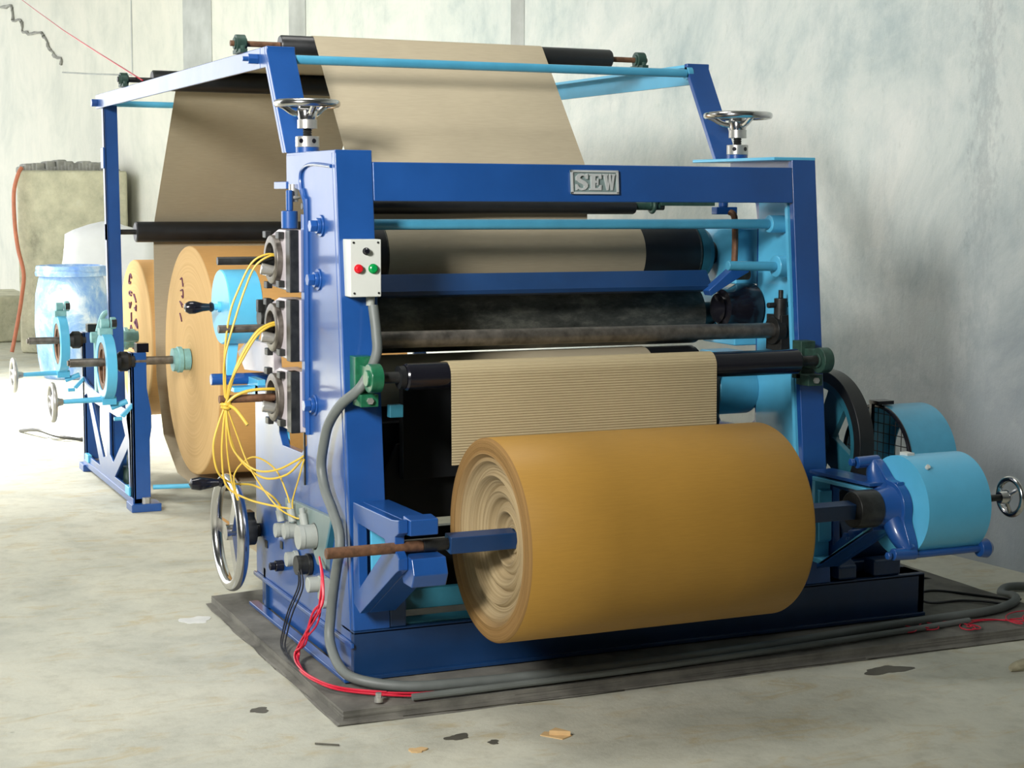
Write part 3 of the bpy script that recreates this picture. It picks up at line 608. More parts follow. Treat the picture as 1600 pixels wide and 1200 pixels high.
# big chrome handwheel
WX, WY, WZ = -.115, 1.10, .335
b = MB(); b.torus((WX, WY, WZ), (1, 0, 0), .198, .022, 64, 16)
for a in (0, 2*PI/3, 4*PI/3):
    a += PI/2*0; d = Vector((0, math.cos(a+.0), math.sin(a)))
    b.obox(Vector((WX+.01, WY, WZ))+d*.11, (.016, .17, .05), Matrix.Rotation(a, 3, 'X'))
b.cyl((WX-.015, WY, WZ), (WX+.035, WY, WZ), .03)
hw = P_(b, 'large_handwheel', 'chrome', MC, 0)
b = MB(); b.cyl((WX+.03, WY, WZ), (0, WY, WZ), .026); b.cyl((-.06, WY, WZ), (-.02, WY, WZ), .055, seg=20); b.box(-.06, -.025, WY-.03, WY+.03, WZ+.03, WZ+.075); P_(b, 'wheel_clutch', 'dark', hw, .003)
b = MB(); b.lathe([(0, 0), (0, .016), (.01, .02), (.02, .013), (.05, .02), (.09, .026), (.12, .02), (.13, 0)], (WX-.02, WY+.0, WZ+.19), (-1, 0, 0), 24); P_(b, 'spinner_handle', 'gloss', hw, 0, 'glossy black handle')
b = MB(); b.cyl((WX-.02, WY, WZ+.19), (WX, WY, WZ+.19), .012); P_(b, 'handle_pin', 'bright', hw, 0)

# top pressure handwheels
def top_wheel(x, y, r):
    b = MB(); b.torus((x, y, 1.892), (0, 0, 1), r, .0135, 48, 12)
    for k in range(3):
        a = k*2*PI/3+.5; b.tube([(x, y, 1.855), (x+math.cos(a)*r*.45, y+math.sin(a)*r*.45, 1.86), (x+math.cos(a)*r*.8, y+math.sin(a)*r*.8, 1.882), (x+math.cos(a)*r, y+math.sin(a)*r, 1.89)], .010, 8, 4)
    b.lathe([(0, 0), (0, .030), (.03, .036), (.045, .03), (.045, 0)], (x, y, 1.838), (0, 0, 1), 32); h = P_(b, 'top_handwheel', 'chrome', MC, 0)
    b = MB(); b.cyl((x, y, 1.808), (x, y, 1.838), .034); b.cyl((x-.0345, y, 1.823), (x-.0335, y, 1.823), .004, seg=8); P_(b, 'wheel_hub_nut', 'bright', h, .002)
    b = MB(); b.lathe([(z*.004, .013+(.003 if z % 2 else 0)) for z in range(0, 12)], (x, y, 1.775), (0, 0, 1), 20); P_(b, 'pressure_thread', 'dark', h, 0)
    b = MB(); b.cyl((x, y, 1.745), (x, y, 1.782), .041); c_ = P_(b, 'collar', 'bright', h, .002)
    for a in (-1.3, -2.4): 
        d = Vector((math.cos(a), math.sin(a), 0)); p = Vector((x, y, 1.766))+d*.0405; b = MB(); b.cyl(p, p+d*.0012, .008, seg=12); P_(b, 'collar_hole', 'gloss', h, 0)
    b = MB(); b.cyl((x, y, 1.727), (x, y, 1.745), .04); P_(b, 'collar_seat', 'blue', h, 0)
top_wheel(.045, .60, .10); top_wheel(1.745, .60, .118)

# overhead frame ------------------------------------------------------------
def topbar(x0, x1, fx, mt_in):
    b = MB(); b.box(min(x0, x1), max(x0, x1), 1.021, 4.26, 2.036, 2.11); o = P_(b, 'top_beam', 'blue'); return o
tl = topbar(0, .012, .1, 'blue'); b = MB(); b.box(.012, .08, .947, 4.25, 2.10, 2.11); P_(b, 'beam_flange', 'blue', tl, 0)
tr_ = topbar(1.80, 1.812, 0, 'sky'); b = MB(); b.box(1.742, 1.80, .95, 4.25, 2.099, 2.11); b.box(1.794, 1.80, .95, 4.25, 2.036, 2.10); P_(b, 'beam_flange', 'sky', tr_, 0, 'light blue inner side')
def tower(x0, x1):
    b = MB(); b.prism([(.935, 2.11), (.935, 2.09), (.70, 1.728), (.725, 1.728), (.96, 2.09), (.96, 2.11)], 'x', x0, x1)
    xa = x0 if x0 < 1 else x1-.011
    b.prism([(.9605, 2.11), (1.02, 2.11), (1.02, 2.036), (.955, 2.036), (.755, 1.728), (.7255, 1.728), (.9605, 2.088)], 'x', xa, xa+.011)
    return P_(b, 'sloping_post', 'blue', MC, .003)
tower(0, .105); tower(1.712, 1.812)
for x, sg in ((0, -1),):
    b = MB(); b.hexa((x, 1.06, 2.072), (sg, 0, 0), .02, .035); b.cyl((x-.055, 1.06, 2.072), (x-.03, 1.06, 2.072), .009); P_(b, 'frame_bolt', 'blue', tl, .001)
    b = MB(); b.hexa((x, 4.22, 2.066), (sg, 0, 0), .022, .03); P_(b, 'frame_bolt', 'blue', tl, .001)
# rear posts
for x0, x1 in ((0.016, .086), (1.735, 1.81)):
    b = MB(); b.prism([(4.12, 2.05), (4.03, .05), (4.06, .05), (4.15, 2.05)], 'x', x0, x1); xa = x0 if x0 < 1 else x1-.01
    b.prism([(4.12, 2.05), (4.03, .05), (4.10, .05), (4.19, 2.05)], 'x', xa, xa+.01); P_(b, 'rear_post', 'blue', MC, .002)
for xa, xb, za, zb_ in ((.004, .016, 1.72, 1.83), (0.016, .05, 1.34, 1.43), (1.74, 1.78, 1.34, 1.43)):
    b = MB(); b.box(xa, xb, 4.10, 4.17, za, zb_); P_(b, 'roller_bracket', 'blue')

# drive on the right: flywheel, belt guard, motor
PY, PZ = .23, .69
b = MB(); b.lathe([(0, .222), (0, .262), (.062, .262), (.062, .222)], (1.893, PY, PZ), (1, 0, 0), 72, closed=True); fw = P_(b, 'flywheel', 'black', MC, .003)
b = MB(); b.lathe([(.05, .03), (.035, .21), (.05, .21), (.075, .03)], (1.85, PY, PZ), (1, 0, 0), 64, closed=True)
b = MB()
for k in range(4):
    a = k*PI/2+.5; pts2 = []
    for s_ in (-1, 1): pts2.append((PY+math.cos(a)*.03-math.sin(a)*.05*s_, PZ+math.sin(a)*.03+math.cos(a)*.05*s_)); 
    q = [(PY+math.cos(a+.28)*.22, PZ+math.sin(a+.28)*.22), (PY+math.cos(a-.28)*.22, PZ+math.sin(a-.28)*.22)]
    b.prism([pts2[0], pts2[1], q[0], q[1]], 'x', 1.905, 1.93)
b.cyl((1.80, PY, PZ), (1.95, PY, PZ), .055); b.lathe([(0, .195), (0, .224), (.055, .224), (.055, .205)], (1.897, PY, PZ), (1, 0, 0), 64, closed=True)
P_(b, 'wheel_spokes', 'teal', fw, .003)
GY, GZ = .22, .60
b = MB(); n_ = 40
for (r0, r1, xa, xb) in ((.205, .21, 2.15, 2.36),):
    pr = [(GY+math.cos(t)*r1, GZ+math.sin(t)*r1) for t in [-.35+(PI+.6)*k/n_ for k in range(n_+1)]]+[(GY+math.cos(t)*r0, GZ+math.sin(t)*r0) for t in [-.35+(PI+.6)*k/n_ for k in range(n_, -1, -1)]]
    b.prism(pr, 'x', xa, xb)
    b.lathe([(0, .17), (0, .206), (.005, .206), (.005, .17)], (2.355, GY, GZ), (1, 0, 0), 48, closed=True)
bg_ = P_(b, 'belt_guard', 'rod', MC, 0)
b = MB(); b.torus((2.15, GY, GZ), (1, 0, 0), .207, .008, 64, 10); b.box(2.135, 2.15, GY+.02, GY+.035, .207, .825); b.box(2.13, 2.20, GY-.03, GY+.03, .815, .828); P_(b, 'guard_frame', 'gloss', bg_, 0)
b = MB()
for k in range(-5, 6):
    d = k*.036; h_ = math.sqrt(max(0, .2**2-d*d))
    b.cyl((2.152, GY+d, GZ-h_), (2.152, GY+d, GZ+h_), .0018, seg=6); b.cyl((2.152, GY-h_, GZ+d), (2.152, GY+h_, GZ+d), .0018, seg=6)
P_(b, 'wire_mesh', 'dark', bg_, 0)
b = MB(); b.cyl((1.93, .22, .33), (2.17, .22, .33), .105); b.box(1.93, 2.18, .10, .34, .207, .25); P_(b, 'drive_motor', 'deep', MC, .006)
b = MB(); b.prism([(.0, .21), (.0, .26), (.18, .36), (.4, .36), (.4, .21)], 'x', 1.84, 1.92); b.box(2.0, 2.12, .01, .08, .207, .27); P_(b, 'motor_bracket', 'deep', MC, .01)

# reel brake unit at the right arm
b = MB(); b.lathe([(0, 0), (0, .06), (.02, .064), (.09, .064), (.09, .0)], (1.62, SY, SZ), (1, 0, 0), 32); ck = P_(b, 'shaft_chuck', 'dark', MC, .003)
DX0, DX1 = 1.80, 2.065
b = MB(); b.lathe([(0, .0), (0, .150), (.0, .172), (DX1-DX0-.01, .172), (DX1-DX0, .160), (DX1-DX0, 0)], (DX0+.005, SY, SZ), (1, 0, 0), 72); bd = P_(b, 'brake_drum', 'sky', MC, 0)
b = MB()
def lug(a, rr, x): return (x, SY+math.cos(a)*rr, SZ+math.sin(a)*rr)
for a in (math.radians(52), math.radians(232), math.radians(318)):
    b.tube([(1.775, SY, SZ), lug(a, .10, 1.765), lug(a, .168, 1.785)], lambda t: .046-.020*t, 14, 6)
    b.tube([lug(a, .175, 1.71), lug(a, .178, 1.80)], .020, 14, 0); b.hexa(lug(a, .178, 1.70), (-1, 0, 0), .014, .014)
b.lathe([(0, 0), (0, .058), (.06, .068), (.085, .085), (.10, .09), (.10, 0)], (1.70, SY, SZ), (1, 0, 0), 40)
def lobe(t): return .088+sum(.10*math.exp(-(((t-a+PI) % (2*PI)-PI)/.30)**2) for a in (math.radians(52), math.radians(232), math.radians(318)))
b.prism([(SY+math.cos(t)*lobe(t), SZ+math.sin(t)*lobe(t)) for t in [2*PI*k/96 for k in range(96)]], 'x', 1.768, 1.803)
P_(b, 'spider_arm', 'blue', bd, .003)
for a in (math.radians(232), math.radians(318)):
    b = MB(); b.cyl(lug(a, .183, 1.78), lug(a, .183, 2.08), .012); b.lathe([(0, 0), (0, .028), (.03, .034), (.05, .02), (.05, 0)], lug(a, .183, 2.06), (1, 0, 0), 20); P_(b, 'drum_tie_bolt', 'blue', bd, .002)
b = MB(); b.box(1.83, 1.86, SY-.012, SY+.03, SZ+.168, SZ+.18); b.cyl((1.845, SY-.10, SZ+.142), (1.845, SY-.108, SZ+.150), .008); P_(b, 'drum_tab', 'lgrey', bd, .001)
b = MB(); b.cyl((DX1, SY, SZ), (2.24, SY, SZ), .012); b.cyl((DX1, SY, SZ), (DX1+.02, SY, SZ), .05); P_(b, 'brake_spindle', 'dark', bd, .001)
b = MB(); b.torus((2.285, SY, SZ), (1, 0, 0), .062, .011, 40, 12); b.lathe([(0, 0), (0, .020), (.03, .026), (.05, .012), (.05, 0)], (2.235, SY, SZ), (1, 0, 0), 24)
for k in range(3):
    a = k*2*PI/3+.4; b.tube([(2.26, SY, SZ), (2.275, SY+math.cos(a)*.04, SZ+math.sin(a)*.04), (2.285, SY+math.cos(a)*.062, SZ+math.sin(a)*.062)], .008, 8, 3)
P_(b, 'brake_handwheel', 'chrome', bd, 0)

# ------------------------------------------------------------------ paper
def sheet(name, prof, x0, x1, mat, label, cat, th=.0012, sub=1):
    """prof: (y,z) polyline; solid thin sheet"""
    b = MB(); n = len(prof); nx = 2
    nr = []
    for i in range(n):
        a = Vector(prof[max(i-1, 0)]); c = Vector(prof[min(i+1, n-1)]); d = (c-a).normalized(); nr.append(Vector((-d.y, d.x))*th)
    rows = [[b.bm.verts.new((x, prof[i][0]+s*nr[i].x, prof[i][1]+s*nr[i].y)) for i in range(n)] for s in (0, 1) for x in (x0, x1)]
    A, B, C, D = rows
    for i in range(n-1):
        b.bm.faces.new([A[i], A[i+1], B[i+1], B[i]]); b.bm.faces.new([C[i], D[i], D[i+1], C[i+1]])
        b.bm.faces.new([A[i], C[i], C[i+1], A[i+1]]); b.bm.faces.new([B[i], B[i+1], D[i+1], D[i]])
    b.bm.faces.new([A[0], B[0], D[0], C[0]]); b.bm.faces.new([A[-1], C[-1], D[-1], B[-1]])
    o = b.build(name, mat); tag(o, label, cat); return o
def arc(yc, zc, r, a0, a1, n=14): return [(yc+r*math.cos(math.radians(a0+(a1-a0)*k/n)), zc+r*math.sin(math.radians(a0+(a1-a0)*k/n))) for k in range(n+1)]
# web over the overhead rollers
prof = [(3.98, .16), (4.20, .45), (4.195, .9), (4.19, 1.35)]+[(4.188, 1.39)]
prof += [(4.18, 1.42), (4.16, 1.46), (3.70, 1.98)]
prof = [(3.35, .13), (3.70, .14), (4.02, .30), (4.17, .60), (4.19, 1.0)]+arc(4.13, 1.385, .0575, 0, 42, 6)
# up to the top rear roller, around its rear/top side, forward over top roller, then down to the machine head
prof += arc(3.502, 2.146, .0525, 42, 90, 6)+arc(1.296, 2.146, .0405, 90, 132, 6)+[(.879, 1.711), (.862, 1.68), (.85, 1.62), (.851, 1.56), (.851, 1.50), (.82, 1.42)]
sheet('paper_web', prof, .28, 1.235, 'liner', 'beige paper web running over the overhead rollers into the machine', 'paper web')
prof = arc(.70, 1.370, .1175, 60, 290, 30); sheet('upper_roll_paper', prof, .335, 1.348, 'liner', 'beige paper wrapped around the top fluting roll', 'paper web')
sheet('lower_roll_paper', arc(.70, .890, .1265, 40, 200, 24), .29, 1.40, 'liner', 'dull paper wrapped over the lowest fluting roll', 'paper web')
prof = [(.38, .98), (.15, 1.03)]+arc(-.06, 1.02, .0465, 80, 180, 14)+[(-.108, .95), (-.110, .85), (-.112, .80), (-.112, .74)]
sheet('fluted_web', prof, .29, 1.25, 'flute', 'fluted paper hanging over the black front roller behind the golden roll', 'paper web', .003)

# big golden roll
RM = rings('roll_edge_layers', (.43, .335, .19), (.20, .14, .065), 130, SY-.0, SZ, .8, 1)
b = MB(); pr = [(.085, .030), (.085, .045)]
rr = random.Random(11); steps = 46
rad0, rad1 = .045, .300
for k in range(steps+1):
    t = k/steps; r = rad0+(rad1-rad0)*t
    d = .052*(1-t)**1.0 if t > .0 else .052
    d = .085*(1-min(1, t/.86))**.75+.010*math.sin(t*30)*(1 if t < .72 else .1)+.004*math.sin(t*71+1)*(1 if t < .85 else .3)
    pr.append((max(-.006, d), r))
pr += [(.004, .306), (.008, .310)]
b.lathe([(a, r) for a, r in pr], (.30, SY, SZ), (1, 0, 0), 128, mi=1)
b.lathe([(.008, .310), (.30, .311), (.70, .3105), (.962, .310), (.970, .306)], (.30, SY, SZ), (1, 0, 0), 128, mi=0)
b.lathe([(.970, .306), (.968, .2), (.96, .030)], (.30, SY, SZ), (1, 0, 0), 128, mi=1)
b.lathe([(.085, .030), (.96, .030)], (.30, SY, SZ), (1, 0, 0), 128, mi=1)
bmesh.ops.remove_doubles(b.bm, verts=b.bm.verts, dist=.0003)
o = b.build('golden_paper_roll', ['kraft', RM], sharp=50); tag(o, 'large golden roll of corrugated paper wound at the front of the machine', 'paper roll')

# unwind stand -------------------------------------------------------------
US = thing('unwind_stand', 'dark blue unwind stand with open webs and light blue clamp rings', 'stand', (.05, 4.2, 0))
def stand_post(y):
    b = MB(); b.prism([(0.0, .03), (0, .80), (.075, .80), (.075, .62), (.095, .50), (.095, .42), (.085, .36), (.085, .03)], 'y', y, y+.05)
    b.prism([(y, .03), (y, .80), (y+.10, .80), (y+.10, .60), (y+.16, .45), (y+.10, .35), (y+.08, .03)], 'x', 0, .014)
    return P_(b, 'stand_post', 'blue', US, .003)
stand_post(3.44); stand_post(4.80)
b = MB()
outer = [(3.49, .52), (3.49, .05), (4.85, .05), (4.85, .56), (4.70, .52), (4.4, .50), (4.1, .50), (3.8, .50), (3.6, .50)]
h1 = [(4.80, .44), (4.80, .10), (4.36, .10), (4.72, .46)]; h2 = [(4.58, .43), (4.25, .43), (4.16, .40), (4.16, .18), (4.26, .16)]; h3 = [(4.06, .43), (3.72, .43), (3.64, .36), (3.98, .17), (4.06, .20)]; h4 = [(3.58, .30), (3.56, .10), (3.94, .10)]
b.prism(outer, 'x', .0, .014, [h1, h2, h3, h4])
P_(b, 'stand_web', 'blue', US, .003)
b = MB(); b.box(-.005, .08, 3.44, 4.86, .03, .065); P_(b, 'bottom_rail', 'blue', US, .003)
for y in (3.42, 4.80):
    b = MB(); b.box(-.02, .13, y-.02, y+.12, 0, .04); f_ = P_(b, 'stand_foot', 'blue', US, .004)
    b = MB(); b.hexa((.06, y+.01, .04), (0, 0, 1), .022, .03); P_(b, 'anchor_nut', 'bright', f_, .001)
    b = MB(); b.box(-.01, .014, y+.10 if y < 4 else y-.12, y+.20 if y < 4 else y-.02, .065, .11); P_(b, 'foot_gusset', 'sky', f_, .004)
for y, z in ((3.46, .757), (4.83, .757)):
    b = MB(); b.cyl((-.30, y, z), (.32, y, z), .021, seg=24); b.cyl((-.31, y, z), (-.30, y, z), .014); s_ = P_(b, 'unwind_shaft', 'steel', US, .002)
    b = MB(); b.lathe([(0, .0), (0, .058), (.02, .060), (.025, .066), (.045, .066), (.05, .055), (.085, .055), (.09, 0)], (.21, y, z), (1, 0, 0), 32); P_(b, 'roll_chuck', 'verd', s_, 0)
    b = MB(); b.lathe([(0, .0), (0, .03), (.02, .05), (.055, .05), (.075, .035), (.09, .035), (.09, 0)], (-.075, y, z), (1, 0, 0), 28); P_(b, 'shaft_coupling', 'black', s_, 0)
    b = MB(); b.box(.03, .09, y-.01, y+.06, .80, .845); P_(b, 'saddle_block', 'gloss', US, .002)
    rc = (-.135, y, z-.02)
    b = MB(); b.lathe([(0, .118), (0, .163), (.05, .163), (.05, .118)], (rc[0]-.01, y, rc[2]), (1, 0, 0), 56, closed=True); cr_ = P_(b, 'clamp_ring', 'sky', US, .003)
    b = MB(); b.lathe([(0, .085), (0, .12), (.02, .12), (.02, .085)], (rc[0]-.005, y, rc[2]), (1, 0, 0), 48, closed=True); b.box(rc[0], rc[0]+.012, y-.012, y+.012, rc[2]-.12, rc[2]+.12); P_(b, 'ring_liner', 'rust', cr_, .001)
    b = MB(); b.box(rc[0]-.02, rc[0]+.045, y-.03, y+.03, rc[2]+.155, rc[2]+.19); b.cyl((rc[0]-.01, y-.0, rc[2]+.21), (rc[0]+.03, y, rc[2]+.21), .026); b.cyl((rc[0]+.035, y-.02, rc[2]+.215), (rc[0]+.06, y-.02, rc[2]+.215), .03, seg=10); P_(b, 'ring_latch', 'verd', cr_, .003)
    b = MB(); b.cyl((rc[0]+.037, y-.035, rc[2]+.215), (rc[0]+.062, y-.035, rc[2]+.215), .022, seg=8); P_(b, 'latch_knob', 'dark', cr_, .002)
    b = MB(); b.cyl((-.35, y, z-.19), (-.13, y, z-.185), .011, .015); b.box(-.15, -.08, y-.04, y+.04, z-.21, z-.17); P_(b, 'adjuster_stem', 'sky', cr_, .002)
    b = MB(); b.torus((-.385, y, z-.19), (1, 0, 0), .088, .0125, 48, 12); b.lathe([(0, 0), (0, .016), (.02, .02), (.05, .042), (.055, .03), (.055, 0)], (-.335, y, z-.19), (-1, 0, 0), 28)
    for k in range(3):
        a = k*2*PI/3+.3; b.tube([(-.375, y, z-.19), (-.385, y+.085*math.cos(a), z-.19+.085*math.sin(a))], .010, 8, 0)
    P_(b, 'adjuster_wheel', 'bright', US, 0)
    b = MB(); b.cyl((-.10, y+.01, z-.23), (-.02, y+.0, z-.20), .014); b.prism([(-.04, z-.28), (.0, z-.235), (.0, z-.21), (-.06, z-.27)], 'y', y-.02, y+.01); b.cyl((-.09, y-.01, z-.285), (-.05, y-.01, z-.285), .01); P_(b, 'ring_bracket', 'sky', US, .002)
b = MB(); b.lathe([(0, 0), (0, .025), (.03, .05), (.06, .05), (.065, .03), (.065, 0)], (.26, 4.3, .80), (0, 0, 1), 20); 
b = MB(); b.tube([(.02, 4.45, .83), (.05, 4.45, .92), (.09, 4.45, .93), (.12, 4.45, .86), (.12, 4.45, .80)], .016, 10); b.cyl((-.02, 4.45, .80), (.24, 4.45, .80), .03); b.box(.0, .06, 4.42, 4.48, .5, .8); P_(b, 'stand_hook', 'verd', US, .001)
b = MB(); b.cyl((.10, 3.46, .115), (.42, 3.40, .115), .012); fo = P_(b, 'foot_lever', 'sky', US, .001)
b = MB(); b.lathe([(0, 0), (0, .02), (.04, .035), (.12, .03), (.14, 0)], (.40, 3.405, .115), (1, -.19, 0), 20); P_(b, 'lever_grip', 'gloss', fo, 0)
b = MB(); b.cyl((.06, 3.86, .19), (.11, 3.86, .19), .06); b.box(.04, .10, 3.80, 3.92, .06, .16); b.cyl((.06, 3.85, .27), (.10, 3.85, .27), .04); P_(b, 'brake_mechanism', 'dgreen', US, .003)
b = MB(); b.box(.0, .02, 3.0, 3.44, 0, .005)

# kraft rolls on the stand
KR = rings('kraft_roll_edge', (.64, .43, .20), (.52, .33, .135), 60, 0, 0, .25)
def kraft_roll(y, z, r, label):
    b = MB(); b.lathe([(-.0, .04), (0, r-.012), (.004, r-.003), (.010, r)], (.30, y, z), (1, 0, 0), 128, mi=1)
    b.lathe([(.010, r), (.955, r)], (.30, y, z), (1, 0, 0), 128, mi=0)
    b.lathe([(.955, r), (.96, r-.01), (.96, .04)], (.30, y, z), (1, 0, 0), 128, mi=1); b.lathe([(.0, .04), (.96, .04)], (.30, y, z), (1, 0, 0), 128, mi=1)
    bmesh.ops.translate(b.bm, vec=(-.3, -y, -z), verts=b.bm.verts)
    bmesh.ops.remove_doubles(b.bm, verts=b.bm.verts, dist=.0003)
    o = b.build('kraft_paper_roll', ['kraft2', KR], sharp=40); o.location = (.3, y, z); OFF[o.name] = Vector((.3, y, z)); tag(o, label, 'paper roll', 'kraft rolls on the unwind stand'); return o
k1 = kraft_roll(3.46, .75, .578, 'nearer and larger orange kraft paper roll on the unwind stand')
k2 = kraft_roll(4.83, .76, .45, 'farther and smaller kraft roll with purple scrawl behind the big one')
def scrawl(y0, z0, sc, n, par, seed, thick=.006):
    rr = random.Random(seed); b = MB()
    for k in range(n):
        yy = y0+rr.uniform(-.02, .02)*sc; zz = z0-k*.075*sc
        p = [(.297, yy+rr.uniform(-.05, .05)*sc, zz+rr.uniform(-.03, .03)*sc) for _ in range(4)]
        b.tube(p, thick, 6, 4)
    P_(b, 'handwriting', 'ink', par, 0)
scrawl(3.62, 1.14, .8, 4, k1, 4, .0035); scrawl(4.92, 1.10, 1.0, 8, k2, 9, .006); scrawl(4.80, 1.0, 1.0, 6, k2, 12, .006)

# ------------------------------------------------------------------ wires
YW = thing('yellow_wire_bundle', 'bundle of thin yellow wires knotted together on the left side plate', 'wires', (-.22, .7, .86))
kn = (-.224, .70, .865)
def yw(pts, r=.0038): b = MB(); b.tube(pts, r, 8, 8); return P_(b, 'wire', 'yel', YW, 0)
yw([(-.03, .68, 1.375), (-.08, .68, 1.38), (-.13, .69, 1.35), (-.17, .70, 1.27), (-.205, .70, 1.18), (-.225, .70, 1.05), (-.225, .70, .95), kn])
yw([(-.03, .68, 1.37), (-.07, .67, 1.375), (-.12, .68, 1.34), (-.155, .69, 1.26), (-.19, .69, 1.16), (-.225, .69, 1.04), (-.23, .70, .95), kn])
yw([(-.03, .68, 1.145), (-.07, .68, 1.14), (-.12, .68, 1.11), (-.17, .69, 1.03), (-.20, .69, .96), kn], .0055)
yw([(-.03, .68, 1.14), (-.08, .67, 1.13), (-.125, .67, 1.095), (-.175, .68, 1.01), (-.21, .69, .94), kn], .0045)
yw([(-.03, .68, .91), (-.08, .67, .915), (-.14, .68, .912), (-.19, .69, .895), kn], .0055)
yw([kn, (-.25, .70, .80), (-.27, .70, .72), (-.255, .70, .63), (-.20, .72, .585), (-.12, .73, .57), (-.06, .70, .53), (-.03, .70, .49)])
yw([kn, (-.235, .70, .78), (-.24, .70, .68), (-.225, .70, .58), (-.16, .66, .535), (-.08, .60, .515), (-.035, .56, .51)])
yw([kn, (-.22, .69, .78), (-.20, .68, .70), (-.14, .64, .64), (-.08, .58, .645), (-.03, .51, .685), (-.006, .505, .70)])
yw([kn, (-.215, .69, .76), (-.18, .68, .67), (-.11, .64, .61), (-.05, .56, .63), (-.01, .505, .69)])
yw([kn, (-.225, .69, .72), (-.21, .69, .60), (-.19, .68, .53), (-.20, .69, .62), (-.14, .67, .68), (-.07, .64, .64), (-.04, .60, .56), (-.035, .56, .50)], .003)
yw([(-.006, .50, .69), (-.02, .52, .62), (-.03, .56, .54), (-.03, .56, .50)], .003)
yw([kn, (-.19, .69, .76), (-.15, .66, .64), (-.08, .60, .52), (-.04, .50, .49), (-.035, .44, .50)], .003)
yw([kn, (-.20, .66, .85), (-.17, .62, .80)], .006)
b = MB(); b.torus(kn, (0, 0, 1), .014, .007, 20, 8); b.torus((kn[0], kn[1], kn[2]-.012), (.2, 0, 1), .013, .006, 20, 8); P_(b, 'tie_knot', 'yel', YW, 0)
RW = thing('red_wire_bundle', 'red wires dropping from the terminal plate and lying on the plinth corner', 'wires', (-.06, .2, .046))
rr = random.Random(21)
for k in range(6):
    q = [(-.03, .26, .40), (-.05, .16, .36), (-.06, .14, .29), (-.07, .17, .22), (-.09, .25, .13), (-.10, .29, .07), (-.12, .20, .052), (-.125, .06, .052), (-.08, -.09, .052), (.04, -.19, .052), (.18, -.245, .052), (.30, -.25, .052)][: 12-(k % 3)]
    sp = [0, .008, .022, .03, .022, .02, .015, .010, .012, .018, .02, .015]
    q = [(x+(sp[i]*rr.uniform(-.4, .3) if i > 0 else 0), y+sp[i]*rr.uniform(-1, 1), z+(sp[i]*rr.uniform(-.5, .5) if i < 5 else .002*k)) for i, (x, y, z) in enumerate(q)]
    b = MB(); b.tube(q, .0032, 8, 6); P_(b, 'wire', 'wire', RW, 0)
BW = thing('black_wire_pair', 'loose black wires hanging from the lower glands beside the red wires', 'wires', (-.06, .4, .046))
for d in (0, .02, .05):
    b = MB(); b.tube([(-.05, .45-d, .33), (-.06, .40-d, .28), (-.075, .47-d, .18), (-.08, .52-d, .10), (-.10, .48-d, .055), (-.125, .30-d, .055), (-.12, .12-d, .052)], .0028, 6, 6); P_(b, 'wire', 'bwire', BW, 0)
RT = thing('red_wire_tangle', 'tangle of thin red wires on the floor at the right end of the plinth', 'wires', (2.3, -.2, 0))
rr = random.Random(2)
for k in range(7):
    x0 = 1.9+.11*k; n = 26; ph = rr.uniform(0, 6); R0 = rr.uniform(.035, .075); turns = rr.uniform(1.0, 2.2); L_ = rr.uniform(.2, .45)
    p = [(x0+L_*t+R0*math.sin(turns*2*PI*t+ph), -.165+.03*math.sin(3*t+k)+R0*.9*math.cos(turns*2*PI*t+ph)-.02*k/3, .050+.006*k/3+.006*math.sin(5*t+k)) for t in [q/n for q in range(n+1)]]
    b = MB(); b.tube(p, .0022, 6, 2); P_(b, 'wire', 'wire', RT, 0)
BT = thing('black_cable_tangle', 'thin black cables trailing across the floor from the machine base to the wall', 'cables', (2.6, .3, 0))
for pts in ([(2.22, .10, .14), (2.35, .25, .06), (2.50, .30, .05), (2.62, .15, .05), (2.68, .05, .05)], [(2.22, .06, .10), (2.35, .12, .055), (2.5, .12, .05), (2.6, .02, .05), (2.75, -.05, .004)], [(2.22, .2, .10), (2.4, .42, .05), (2.6, .5, .05), (2.72, .42, .01), (2.85, .2, .004)]):
    b = MB(); b.tube(pts, .005, 8, 8); P_(b, 'cable', 'bwire', BT, 0)
for x, y in ((-.02, -.215), (.24, -.258)):
    pass
b = MB(); b.cyl((.0, -.235, .046), (.0, -.235, .060), .014); b.hexa((.0, -.235, .060), (0, 0, 1), .010, .014); tag(b.build('anchor_bolt', 'bright'), 'small steel anchor bolt head on the front corner of the plinth', 'bolt')

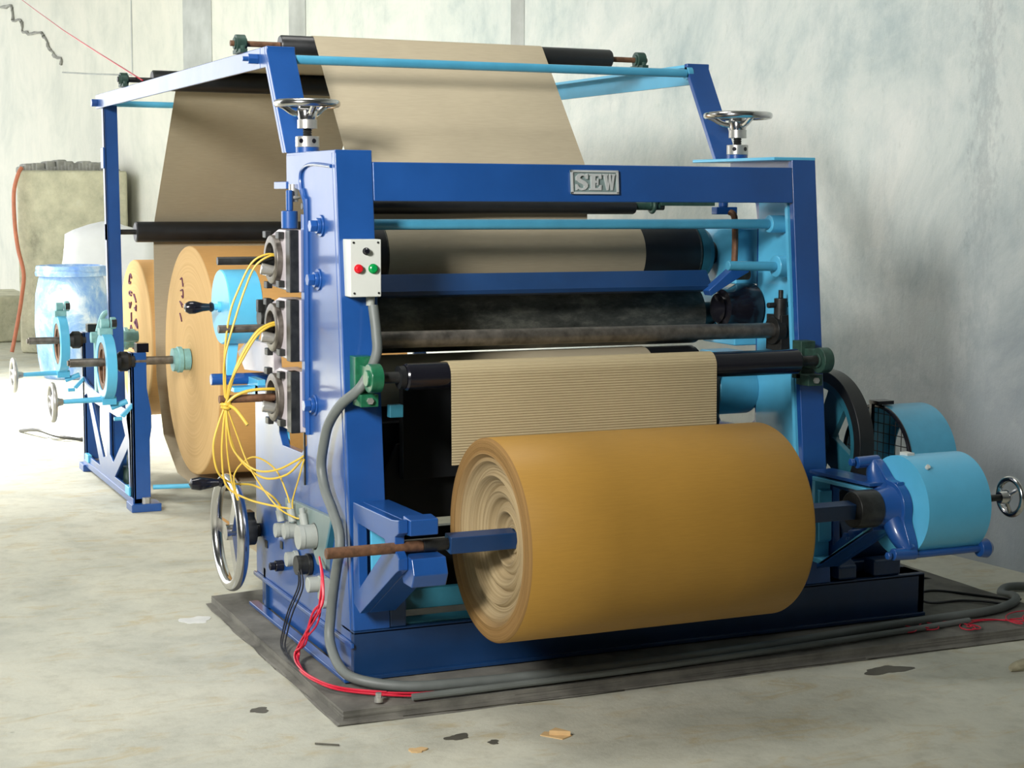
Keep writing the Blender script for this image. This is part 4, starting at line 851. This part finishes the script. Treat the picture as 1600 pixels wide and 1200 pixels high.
# ------------------------------------------------------------------ floor bits
def flat(name, x, y, r, mat, label, cat, seed, sx=1, h=.0012, z=0):
    rr = random.Random(seed); b = MB(); n = 40; ph = [rr.uniform(0, 6) for _ in range(4)]
    f = lambda t: .8+.18*math.sin(2*t+ph[0])+.12*math.sin(3*t+ph[1])+.07*math.sin(5*t+ph[2])+.04*math.sin(9*t+ph[3])
    b.prism([(x+math.cos(t)*r*sx*f(t), y+math.sin(t)*r*f(t)) for t in [2*PI*k/n for k in range(n)]], 'z', z, z+h)
    return tag(b.build(name, mat), label, cat)
flat('oil_stain', .146, -.517, .035, 'oil', 'larger dark stain on the floor in front of the plinth', 'stain', 1, 1.2)
flat('oil_stain', .225, -.60, .022, 'oil', 'small dark stain just right of the larger floor stain', 'stain', 2, 1.0)
flat('oil_stain', 1.75, -.42, .06, 'oil', 'dark stain on the floor below the right end of the plinth', 'stain', 3, 1.6)
flat('oil_stain', -.319, -.035, .03, 'oil', 'dark smudge on the floor left of the plinth corner', 'stain', 6, 1.4)
flat('paper_scrap', -.005, -.585, .028, 'chip', 'torn brown paper scrap left of the dark floor stains', 'scrap', 4, 1.0, .004)
flat('spilled_paint', -.235, 1.15, .075, 'patch', 'white dried splash on the floor left of the plinth', 'stain', 8, .8)
flat('floor_slab_scrap', .10, 6.3, .25, 'patch', 'pale crust of cement on the floor behind the unwind stand', 'stain', 9, .6, .01)
b = MB(); b.prism([(.375, -.60), (.42, -.66), (.46, -.64), (.44, -.60), (.40, -.575)], 'z', 0, .003); b.prism([(.40, -.61), (.455, -.64), (.43, -.59)], 'z', .003, .016); tag(b.build('dry_leaf', 'chip'), 'curled yellow brown leaf lying alone on the front floor', 'leaf')
b = MB(); b.tube([(2.12, -.60, .012), (2.19, -.60, .018), (2.28, -.63, .014)], lambda t: .010+.012*math.sin(PI*t), 10, 5); tag(b.build('pale_stone', 'stone'), 'pale stone lying on the floor at the right edge', 'stone')
b = MB(); b.tube([(-.26, -.42, .004), (-.235, -.44, .005), (-.20, -.46, .004)], .003, 6, 3); tag(b.build('twig', 'oil'), 'short dark twig on the floor at the lower left', 'twig')
b = MB(); b.tube([(-.12, 6.6, .01), (-.05, 6.3, .05), (.05, 6.1, .03), (.2, 6.0, .01)], .012, 6, 5); tag(b.build('bent_strip', 'dark'), 'thin bent dark strip lying on the bright floor behind the stand', 'strip')
# paper trailing on the floor under the machine's rear
b = MB(); b.prism([(.30, 2.2), (.30, 3.0), (1.25, 3.0), (1.25, 1.25), (.32, 1.25)], 'z', .001, .004); tag(b.build('floor_paper', 'liner'), 'beige paper sheet lying on the floor under the near kraft roll', 'paper')
b = MB(); b.cyl((.12, 2.0, .06), (.4, 1.9, .06), .02)
